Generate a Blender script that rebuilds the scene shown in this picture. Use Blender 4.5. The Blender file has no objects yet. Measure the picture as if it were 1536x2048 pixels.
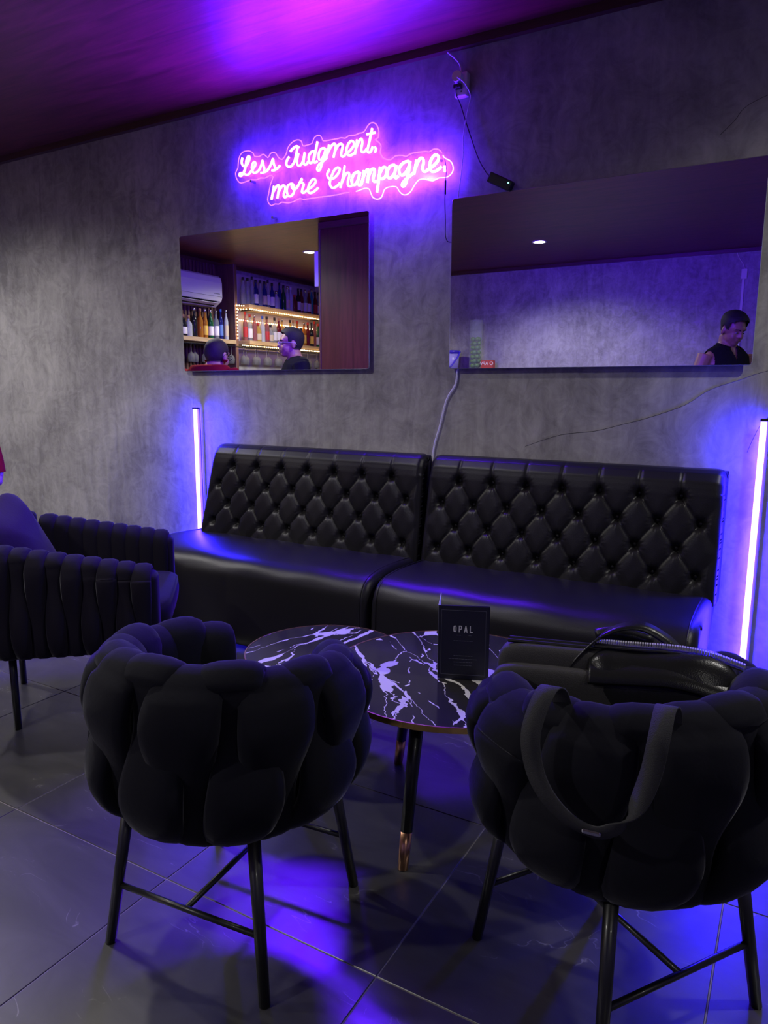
import bpy, bmesh, math, random
from mathutils import Vector, Matrix

# ------------------------------------------------------------------ camera
SC = bpy.context.scene
COL = SC.collection
H_CAM = 1.1914
YAW, PITCH, ROLL = 0.5204, 0.16719, 0.003946
_cy, _sy, _cp, _sp = math.cos(YAW), math.sin(YAW), math.cos(PITCH), math.sin(PITCH)
_f = Vector((-_sy*_cp, _cy*_cp, -_sp)); _r = Vector((_cy, _sy, 0)); _u = _r.cross(_f)
_cr, _sr = math.cos(ROLL), math.sin(ROLL)
_r2 = _r*_cr + _u*_sr; _u2 = -_r*_sr + _u*_cr
cam = bpy.data.objects.new('camera', bpy.data.cameras.new('camera'))
COL.objects.link(cam)
cam.data.sensor_fit = 'HORIZONTAL'; cam.data.sensor_width = 36.0
cam.data.lens = 36.0*1440/1536; cam.data.clip_start = 0.02
cam.matrix_world = Matrix(((_r2.x, _u2.x, -_f.x, 0), (_r2.y, _u2.y, -_f.y, 0), (_r2.z, _u2.z, -_f.z, H_CAM), (0, 0, 0, 1)))
SC.camera = cam

# ------------------------------------------------------------------ world, exposure
SC.view_settings.view_transform = 'Standard'; SC.view_settings.look = 'None'
SC.view_settings.gamma = 1.0; SC.view_settings.use_curve_mapping = False
SC.view_settings.exposure = 1.5
W = bpy.data.worlds.new('night'); SC.world = W; W.use_nodes = True
W.node_tree.nodes['Background'].inputs[0].default_value = (0.0, 0.0, 0.0, 1)
W.node_tree.nodes['Background'].inputs[1].default_value = 0.0
try:
    SC.cycles.max_bounces = 8; SC.cycles.diffuse_bounces = 4; SC.cycles.glossy_bounces = 5
    SC.cycles.transmission_bounces = 6; SC.cycles.transparent_max_bounces = 8
    SC.cycles.sample_clamp_indirect = 3.0; SC.cycles.caustics_reflective = False; SC.cycles.caustics_refractive = False
    SC.cycles.use_denoising = True
except Exception:
    pass
D = 3.0            # mirror wall plane y = D
ZC = 2.625         # ceiling height
XL, XR, YB = -5.95, 2.6, -2.5
DOWN = [(-2.35, -1.18, 34), (-4.63, -0.54, 50), (-4.55, 1.6, 38), (1.6, -1.2, 12), (0.95, 2.1, 26), (-2.35, 1.22, 22)]   # recessed downlights x, y, watts; fourth is unseen, added to brighten wall_front
NEON = (0.095, 0.005, 1.0); NEON_S = 75.0; NEON_F = 400.0
BLUE = (0.018, 0.008, 1.0); BLUE_S = 105.0

# ------------------------------------------------------------------ helpers
rnd = random.Random(7)
PI = math.pi
def link(o): COL.objects.link(o); return o
def obj(name, me, mat=None, parent=None, loc=None, rot=None, smooth=None):
    if isinstance(me, bmesh.types.BMesh):
        m = bpy.data.meshes.new(name); bmesh.ops.recalc_face_normals(me, faces=me.faces[:]); me.to_mesh(m); me.free(); me = m
    if mat is not None and len(me.materials) == 0:
        me.materials.append(mat)
    if smooth is not None:
        for p in me.polygons: p.use_smooth = smooth
    o = link(bpy.data.objects.new(name, me))
    if parent is not None: o.parent = parent
    if loc is not None: o.location = loc
    if rot is not None: o.rotation_euler = rot
    return o
def tag(o, label=None, cat=None, group=None, kind=None):
    if label: o['label'] = label
    if cat: o['category'] = cat
    if group: o['group'] = group
    if kind: o['kind'] = kind
    return o
def thing(name, label, cat, loc=(0, 0, 0), rotz=0.0, group=None):
    o = link(bpy.data.objects.new(name, None)); o.empty_display_size = 0.1
    o.location = loc; o.rotation_euler = (0, 0, rotz)
    return tag(o, label, cat, group)
def struct(name, me, mat, parent=None, smooth=None):
    o = obj(name, me, mat, parent, smooth=smooth)
    if parent is None: o['kind'] = 'structure'
    return o
def B(): return bmesh.new()
def box(bm, c, s, bev=0.0, seg=2, rotz=0.0, rot=None):
    r = bmesh.ops.create_cube(bm, size=1.0)
    M = Matrix.Translation(c) @ (rot.to_4x4() if rot is not None else Matrix.Rotation(rotz, 4, 'Z')) @ Matrix.Diagonal((s[0], s[1], s[2], 1))
    bmesh.ops.transform(bm, matrix=M, verts=r['verts'])
    if bev > 0:
        es = list({e for v in r['verts'] for e in v.link_edges})
        bmesh.ops.bevel(bm, geom=es, offset=bev, segments=seg, affect='EDGES', profile=0.5)
    return bm
def frames(pts, up=None):
    n = len(pts); out = []; last = None
    for i in range(n):
        t = (pts[min(i+1, n-1)] - pts[max(i-1, 0)])
        t = t.normalized() if t.length > 1e-9 else Vector((0, 0, 1))
        if up is not None: s = t.cross(up)
        elif last is None:
            a = Vector((0, 0, 1)) if abs(t.z) < 0.9 else Vector((1, 0, 0)); s = t.cross(a)
        else:
            s = last - t*last.dot(t)
        if s.length < 1e-6: s = Vector((1, 0, 0))
        s.normalize(); last = s
        out.append((t, s, s.cross(t).normalized()))
    return out
def sweep(bm, pts, ra, rb=None, seg=8, up=None, caps=True, power=1.0, closed=False):
    """tube with elliptic section; ra / rb numbers or lists"""
    pts = [Vector(p) for p in pts]; n = len(pts)
    rb = ra if rb is None else rb
    A = ra if isinstance(ra, (list, tuple)) else [ra]*n
    Bb = rb if isinstance(rb, (list, tuple)) else [rb]*n
    fr = frames(pts, up); rings = []
    for i in range(n):
        t, s, q = fr[i]; ring = []
        for k in range(seg):
            a = 2*PI*k/seg; c, d = math.cos(a), math.sin(a)
            c = math.copysign(abs(c)**power, c); d = math.copysign(abs(d)**power, d)
            ring.append(bm.verts.new(pts[i] + s*(A[i]*c) + q*(Bb[i]*d)))
        rings.append(ring)
    m = n if closed else n-1
    for i in range(m):
        r0, r1 = rings[i], rings[(i+1) % n]
        for k in range(seg):
            bm.faces.new((r0[k], r0[(k+1) % seg], r1[(k+1) % seg], r1[k]))
    if caps and not closed:
        bm.faces.new(rings[0][::-1]); bm.faces.new(rings[-1])
    return bm
def smooth_path(pts, n=6, closed=False):
    P = [Vector(p) for p in pts]; m = len(P); out = []
    if m < 3 and not closed: return P
    rng = m if closed else m-1
    for i in range(rng):
        if closed: p0, p1, p2, p3 = P[(i-1) % m], P[i], P[(i+1) % m], P[(i+2) % m]
        else: p0, p1, p2, p3 = P[max(i-1, 0)], P[i], P[i+1], P[min(i+2, m-1)]
        for k in range(n):
            t = k/n
            out.append(0.5*((2*p1) + (p2-p0)*t + (2*p0-5*p1+4*p2-p3)*t*t + (3*p1-p0-3*p2+p3)*t*t*t))
    if not closed: out.append(P[-1])
    return out
def lathe(bm, prof, seg=16, c=(0, 0, 0)):
    c = Vector(c); rings = []
    for r, z in prof:
        if r < 1e-6: rings.append([bm.verts.new(c + Vector((0, 0, z)))])
        else: rings.append([bm.verts.new(c + Vector((r*math.cos(2*PI*k/seg), r*math.sin(2*PI*k/seg), z))) for k in range(seg)])
    for a, b in zip(rings, rings[1:]):
        for k in range(seg):
            k2 = (k+1) % seg
            if len(a) == 1 and len(b) == 1: continue
            if len(a) == 1: bm.faces.new((a[0], b[k2], b[k]))
            elif len(b) == 1: bm.faces.new((a[k], a[k2], b[0]))
            else: bm.faces.new((a[k], a[k2], b[k2], b[k]))
    return bm
def grid(bm, P, wrap=False):
    V = [[bm.verts.new(p) for p in row] for row in P]
    for a, b in zip(V, V[1:]):
        for k in range(len(a)-1): bm.faces.new((a[k], a[k+1], b[k+1], b[k]))
        if wrap: bm.faces.new((a[-1], a[0], b[0], b[-1]))
    return V
def ball(bm, c, s, u=12, v=8, M=None):
    r = bmesh.ops.create_uvsphere(bm, u_segments=u, v_segments=v, radius=1.0)
    T = Matrix.Translation(c) @ (M.to_4x4() if M is not None else Matrix.Identity(4)) @ Matrix.Diagonal((s[0], s[1], s[2], 1))
    bmesh.ops.transform(bm, matrix=T, verts=r['verts']); return bm
def superball(bm, c, s, e=0.5, u=28, v=16, M=None, fn=None):
    """rounded pillow block (superellipsoid)"""
    c = Vector(c); P = []
    sp = lambda x: math.copysign(abs(x)**e, x)
    for j in range(v+1):
        ph = -PI/2 + PI*j/v; row = []
        for i in range(u):
            th = 2*PI*i/u
            p = Vector((sp(math.cos(ph))*sp(math.cos(th))*s[0], sp(math.cos(ph))*sp(math.sin(th))*s[1], sp(math.sin(ph))*s[2]))
            if fn: p = fn(p)
            if M is not None: p = M @ p
            row.append(c + p)
        P.append(row)
    grid(bm, P, wrap=True)
    bmesh.ops.remove_doubles(bm, verts=bm.verts[:], dist=1e-6)
    return bm
def copy_tree(o, parent=None):
    c = o.copy(); link(c); c.parent = parent
    for ch in list(o.children): copy_tree(ch, c)
    return c

# ------------------------------------------------------------------ materials
def new_mat(name):
    m = bpy.data.materials.new(name); m.use_nodes = True
    nt = m.node_tree; return m, nt, nt.nodes['Principled BSDF']
def mat(name, col, rough=0.5, metal=0.0, spec=None, coat=0.0, sheen=0.0, trans=0.0, emit=None, estr=0.0, bump=0.0, bscale=200.0, ior=None):
    m, nt, b = new_mat(name)
    b.inputs['Base Color'].default_value = (*col, 1); b.inputs['Roughness'].default_value = rough; b.inputs['Metallic'].default_value = metal
    if spec is not None: b.inputs['Specular IOR Level'].default_value = spec
    if coat: b.inputs['Coat Weight'].default_value = coat; b.inputs['Coat Roughness'].default_value = 0.08
    if sheen: b.inputs['Sheen Weight'].default_value = sheen; b.inputs['Sheen Roughness'].default_value = 0.35
    if trans: b.inputs['Transmission Weight'].default_value = trans
    if ior: b.inputs['IOR'].default_value = ior
    if emit: b.inputs['Emission Color'].default_value = (*emit, 1); b.inputs['Emission Strength'].default_value = estr
    if bump:
        n = nt.nodes.new('ShaderNodeTexNoise'); n.inputs['Scale'].default_value = bscale; n.inputs['Detail'].default_value = 4
        tc = nt.nodes.new('ShaderNodeTexCoord'); nt.links.new(tc.outputs['Object'], n.inputs['Vector'])
        bp = nt.nodes.new('ShaderNodeBump'); bp.inputs['Strength'].default_value = bump; bp.inputs['Distance'].default_value = 0.002
        nt.links.new(n.outputs['Fac'], bp.inputs['Height']); nt.links.new(bp.outputs['Normal'], b.inputs['Normal'])
    return m
def N(nt, t, **kw):
    n = nt.nodes.new(t)
    for k, v in kw.items():
        if k in n.inputs: n.inputs[k].default_value = v
        else: setattr(n, k, v)
    return n
def ramp(nt, stops):
    r = nt.nodes.new('ShaderNodeValToRGB'); e = r.color_ramp.elements
    while len(e) < len(stops): e.new(0.5)
    for x, (p, c) in zip(e, stops): x.position = p; x.color = (*c, 1) if len(c) == 3 else c
    return r
def mapped(nt, scale=(1, 1, 1), rot=(0, 0, 0), coord='Object'):
    tc = N(nt, 'ShaderNodeTexCoord'); mp = N(nt, 'ShaderNodeMapping')
    mp.inputs['Scale'].default_value = scale; mp.inputs['Rotation'].default_value = rot
    nt.links.new(tc.outputs[coord], mp.inputs['Vector']); return mp
def plaster(name, lo, hi, rough=0.55):
    m, nt, b = new_mat(name); L = nt.links.new
    mp = mapped(nt, (1, 1, 1)); mv = mapped(nt, (3.2, 3.2, 0.7))
    n1 = N(nt, 'ShaderNodeTexNoise', Scale=1.6, Detail=8.0, Roughness=0.62, Distortion=0.8); L(mp.outputs[0], n1.inputs['Vector'])
    n2 = N(nt, 'ShaderNodeTexNoise', Scale=3.0, Detail=6.0, Roughness=0.6, Distortion=1.6); L(mv.outputs[0], n2.inputs['Vector'])
    n3 = N(nt, 'ShaderNodeTexNoise', Scale=9.0, Detail=5.0, Roughness=0.65, Distortion=2.5); L(mp.outputs[0], n3.inputs['Vector'])
    a = N(nt, 'ShaderNodeMix', data_type='FLOAT'); a.inputs[0].default_value = 0.35
    L(n1.outputs['Fac'], a.inputs[2]); L(n2.outputs['Fac'], a.inputs[3])
    a2 = N(nt, 'ShaderNodeMix', data_type='FLOAT'); a2.inputs[0].default_value = 0.25
    L(a.outputs[0], a2.inputs[2]); L(n3.outputs['Fac'], a2.inputs[3])
    r = ramp(nt, [(0.40, lo), (0.5, tuple((x+y)/2 for x, y in zip(lo, hi))), (0.60, hi)])
    L(a2.outputs[0], r.inputs[0]); L(r.outputs[0], b.inputs['Base Color'])
    rr = N(nt, 'ShaderNodeMapRange'); rr.inputs[1].default_value = 0.35; rr.inputs[2].default_value = 0.65; rr.inputs[3].default_value = rough+0.12; rr.inputs[4].default_value = rough-0.15
    L(n3.outputs['Fac'], rr.inputs[0]); L(rr.outputs[0], b.inputs['Roughness'])
    bp = N(nt, 'ShaderNodeBump', Strength=0.28, Distance=0.012); L(a2.outputs[0], bp.inputs['Height']); L(bp.outputs['Normal'], b.inputs['Normal'])
    return m
def wood(name, lo, hi, rough=0.4, scale=(1, 1, 1), rot=(0, 0, 0), coat=0.0, nscale=3.0, bump=0.1):
    m, nt, b = new_mat(name); L = nt.links.new
    mp = mapped(nt, scale, rot)
    n = N(nt, 'ShaderNodeTexNoise', Scale=nscale, Detail=7.0, Roughness=0.6, Distortion=1.2); L(mp.outputs[0], n.inputs['Vector'])
    r = ramp(nt, [(0.32, lo), (0.68, hi)]); L(n.outputs['Fac'], r.inputs[0]); L(r.outputs[0], b.inputs['Base Color'])
    b.inputs['Roughness'].default_value = rough
    if coat: b.inputs['Coat Weight'].default_value = coat; b.inputs['Coat Roughness'].default_value = 0.25
    bp = N(nt, 'ShaderNodeBump', Strength=bump, Distance=0.004); L(n.outputs['Fac'], bp.inputs['Height']); L(bp.outputs['Normal'], b.inputs['Normal'])
    return m
def tile_mat(name):
    m, nt, b = new_mat(name); L = nt.links.new
    tc = N(nt, 'ShaderNodeTexCoord'); oi = N(nt, 'ShaderNodeObjectInfo'); ad = N(nt, 'ShaderNodeVectorMath', operation='ADD')
    cb = N(nt, 'ShaderNodeCombineXYZ'); ml = N(nt, 'ShaderNodeMath', operation='MULTIPLY'); ml.inputs[1].default_value = 37.0
    L(oi.outputs['Random'], ml.inputs[0]); L(ml.outputs[0], cb.inputs[0]); L(ml.outputs[0], cb.inputs[2])
    L(tc.outputs['Object'], ad.inputs[0]); L(cb.outputs[0], ad.inputs[1])
    mp = N(nt, 'ShaderNodeMapping'); mp.inputs['Rotation'].default_value = (0, 0, 0.5); mp.inputs['Scale'].default_value = (1, 2.2, 1); L(ad.outputs[0], mp.inputs['Vector'])
    n = N(nt, 'ShaderNodeTexNoise', Scale=3.0, Detail=8.0, Roughness=0.6, Distortion=1.2); L(mp.outputs[0], n.inputs['Vector'])
    r = ramp(nt, [(0.3, (0.04, 0.039, 0.041)), (0.7, (0.078, 0.075, 0.077))]); L(n.outputs['Fac'], r.inputs[0])
    v = N(nt, 'ShaderNodeTexNoise', Scale=2.2, Detail=3.0, Roughness=0.5, Distortion=2.0); L(mp.outputs[0], v.inputs['Vector'])
    s = N(nt, 'ShaderNodeMath', operation='SUBTRACT'); s.inputs[1].default_value = 0.5; L(v.outputs['Fac'], s.inputs[0])
    ab = N(nt, 'ShaderNodeMath', operation='ABSOLUTE'); L(s.outputs[0], ab.inputs[0])
    vr = ramp(nt, [(0.0, (1, 1, 1)), (0.006, (0, 0, 0))]); L(ab.outputs[0], vr.inputs[0])
    mk = ramp(nt, [(0.56, (0, 0, 0)), (0.66, (0.75, 0.75, 0.75))]); L(n.outputs['Fac'], mk.inputs[0])
    mm = N(nt, 'ShaderNodeMath', operation='MULTIPLY'); L(vr.outputs[0], mm.inputs[0]); L(mk.outputs[0], mm.inputs[1])
    mx = N(nt, 'ShaderNodeMix', data_type='RGBA'); L(mm.outputs[0], mx.inputs[0]); L(r.outputs[0], mx.inputs[6]); mx.inputs[7].default_value = (0.35, 0.34, 0.34, 1)
    L(mx.outputs[2], b.inputs['Base Color']); b.inputs['Roughness'].default_value = 0.34; b.inputs['Specular IOR Level'].default_value = 1.0
    return m
def marble(name):
    m, nt, b = new_mat(name); L = nt.links.new
    tc = N(nt, 'ShaderNodeTexCoord'); oi = N(nt, 'ShaderNodeObjectInfo')
    dn = N(nt, 'ShaderNodeTexNoise', Scale=7.0, Detail=5.0, Roughness=0.6); L(tc.outputs['Object'], dn.inputs['Vector'])
    sc = N(nt, 'ShaderNodeVectorMath', operation='SCALE'); sc.inputs['Scale'].default_value = 0.075; L(dn.outputs['Color'], sc.inputs[0])
    ad = N(nt, 'ShaderNodeVectorMath', operation='ADD'); L(tc.outputs['Object'], ad.inputs[0]); L(sc.outputs[0], ad.inputs[1])
    vr_ = N(nt, 'ShaderNodeVectorRotate', rotation_type='Z_AXIS'); vr_.inputs['Angle'].default_value = 0.8; L(ad.outputs[0], vr_.inputs['Vector'])
    mp = N(nt, 'ShaderNodeMapping'); mp.inputs['Scale'].default_value = (1.7, 9.0, 4.0); mp.inputs['Location'].default_value = (0.3, 0.2, 0); L(vr_.outputs[0], mp.inputs['Vector'])
    vo = N(nt, 'ShaderNodeTexVoronoi', feature='DISTANCE_TO_EDGE', Scale=1.0); L(mp.outputs[0], vo.inputs['Vector'])
    th = N(nt, 'ShaderNodeTexNoise', Scale=6.0, Detail=2.0); L(tc.outputs['Object'], th.inputs['Vector'])
    mr = N(nt, 'ShaderNodeMapRange'); mr.inputs[1].default_value = 0.46; mr.inputs[2].default_value = 0.72; mr.inputs[3].default_value = 0.004; mr.inputs[4].default_value = 0.12
    L(th.outputs['Fac'], mr.inputs[0])
    lt = N(nt, 'ShaderNodeMath', operation='LESS_THAN'); L(vo.outputs['Distance'], lt.inputs[0]); L(mr.outputs[0], lt.inputs[1])
    mp2 = N(nt, 'ShaderNodeMapping'); mp2.inputs['Rotation'].default_value = (0, 0, 0.3); mp2.inputs['Scale'].default_value = (3, 10, 4); mp2.inputs['Location'].default_value = (3.1, 1.7, 0); L(vr_.outputs[0], mp2.inputs['Vector'])
    v2 = N(nt, 'ShaderNodeTexVoronoi', feature='DISTANCE_TO_EDGE', Scale=1.0); L(mp2.outputs[0], v2.inputs['Vector'])
    l2 = N(nt, 'ShaderNodeMath', operation='LESS_THAN'); L(v2.outputs['Distance'], l2.inputs[0]); l2.inputs[1].default_value = 0.012
    tm = N(nt, 'ShaderNodeTexNoise', Scale=5.0, Detail=1.0); L(mp2.outputs[0], tm.inputs['Vector']); g = N(nt, 'ShaderNodeMath', operation='GREATER_THAN'); g.inputs[1].default_value = 0.52; L(tm.outputs['Fac'], g.inputs[0])
    m2 = N(nt, 'ShaderNodeMath', operation='MULTIPLY'); L(l2.outputs[0], m2.inputs[0]); L(g.outputs[0], m2.inputs[1])
    mxx = N(nt, 'ShaderNodeMath', operation='MAXIMUM'); L(lt.outputs[0], mxx.inputs[0]); L(m2.outputs[0], mxx.inputs[1])
    mx = N(nt, 'ShaderNodeMix', data_type='RGBA'); L(mxx.outputs[0], mx.inputs[0]); mx.inputs[6].default_value = (0.022, 0.02, 0.022, 1); mx.inputs[7].default_value = (0.62, 0.6, 0.58, 1)
    L(mx.outputs[2], b.inputs['Base Color']); b.inputs['Roughness'].default_value = 0.12
    return m
def leather(name, col=(0.009, 0.0085, 0.0095), rough=0.38):
    m, nt, b = new_mat(name); L = nt.links.new
    b.inputs['Base Color'].default_value = (*col, 1); b.inputs['Roughness'].default_value = rough; b.inputs['Specular IOR Level'].default_value = 0.38
    tc = N(nt, 'ShaderNodeTexCoord'); v = N(nt, 'ShaderNodeTexVoronoi', Scale=420.0); L(tc.outputs['Object'], v.inputs['Vector'])
    n = N(nt, 'ShaderNodeTexNoise', Scale=25.0, Detail=3.0); L(tc.outputs['Object'], n.inputs['Vector'])
    ad = N(nt, 'ShaderNodeMath', operation='ADD'); L(v.outputs['Distance'], ad.inputs[0]); L(n.outputs['Fac'], ad.inputs[1])
    bp = N(nt, 'ShaderNodeBump', Strength=0.12, Distance=0.002); L(ad.outputs[0], bp.inputs['Height']); L(bp.outputs['Normal'], b.inputs['Normal'])
    return m
def velvet(name, col):
    m = mat(name, col, 0.85, sheen=0.12, bump=0.25, bscale=90.0)
    m.node_tree.nodes['Principled BSDF'].inputs['Sheen Tint'].default_value = (0.75, 0.75, 0.85, 1)
    m.node_tree.nodes['Principled BSDF'].inputs['Specular IOR Level'].default_value = 0.15
    return m
def emis(name, col, s):
    m = bpy.data.materials.new(name); m.use_nodes = True; nt = m.node_tree; nt.nodes.clear()
    e = nt.nodes.new('ShaderNodeEmission'); e.inputs[0].default_value = (*col, 1); e.inputs[1].default_value = s
    o = nt.nodes.new('ShaderNodeOutputMaterial'); nt.links.new(e.outputs[0], o.inputs[0]); return m

M_WALL = plaster('plaster_grey', (0.21, 0.20, 0.205), (0.45, 0.435, 0.43))
M_CEIL = wood('ceiling_wood', (0.075, 0.012, 0.011), (0.16, 0.028, 0.025), 0.42, (1.0, 9.0, 1.0), nscale=2.0, bump=0.25)
M_TRIM = wood('trim_wood', (0.06, 0.022, 0.018), (0.11, 0.04, 0.03), 0.4, (1, 9, 9))
M_PANEL = wood('panel_wood', (0.05, 0.011, 0.010), (0.10, 0.024, 0.019), 0.35, (12, 12, 0.7), nscale=2.0)
M_SLAT = wood('slat_wood', (0.10, 0.05, 0.032), (0.19, 0.095, 0.06), 0.5, (9, 9, 1))
M_SHELF = wood('shelf_oak', (0.36, 0.24, 0.11), (0.56, 0.40, 0.2), 0.5, (8, 1, 8))
M_TILE = tile_mat('floor_tile'); M_GROUT = mat('grout', (0.28, 0.26, 0.26), 0.9, bump=0.3)
M_MARBLE = marble('black_marble'); M_LEATHER = leather('black_leather'); M_LEATHER2 = leather('bag_leather', (0.012, 0.012, 0.013), 0.3)
M_VELVET = velvet('dark_velvet', (0.006, 0.006, 0.010)); M_VELVET2 = velvet('armchair_velvet', (0.010, 0.008, 0.016)); M_PILLOW = velvet('cushion_velvet', (0.022, 0.013, 0.03))
M_BLACK = mat('black_metal', (0.010, 0.010, 0.011), 0.38, 0.0, coat=0.2); M_GOLD = mat('brass', (0.72, 0.47, 0.16), 0.25, 1.0); M_COPPER = mat('copper_tip', (0.62, 0.33, 0.2), 0.3, 1.0)
M_STEEL = mat('steel', (0.6, 0.6, 0.62), 0.25, 1.0); M_BPLASTIC = mat('black_plastic', (0.012, 0.012, 0.013), 0.4); M_WPLASTIC = mat('white_plastic', (0.75, 0.74, 0.72), 0.4)
M_MIRROR = mat('mirror_silver', (0.93, 0.93, 0.93), 0.0, 1.0); M_MEDGE = mat('mirror_edge', (0.5, 0.53, 0.53), 0.15, 0.6)
M_NEON = emis('neon_tube', (0.045, 0.005, 1.0), NEON_S); M_NEONF = emis('neon_front', NEON, NEON_F); M_BLUE = emis('blue_tube', BLUE, BLUE_S)
M_FABRIC = mat('nylon_webbing', (0.02, 0.02, 0.023), 0.8, bump=0.5, bscale=700)
M_CANVAS = mat('black_canvas', (0.03, 0.028, 0.03), 0.75, bump=0.4, bscale=500)
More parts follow.
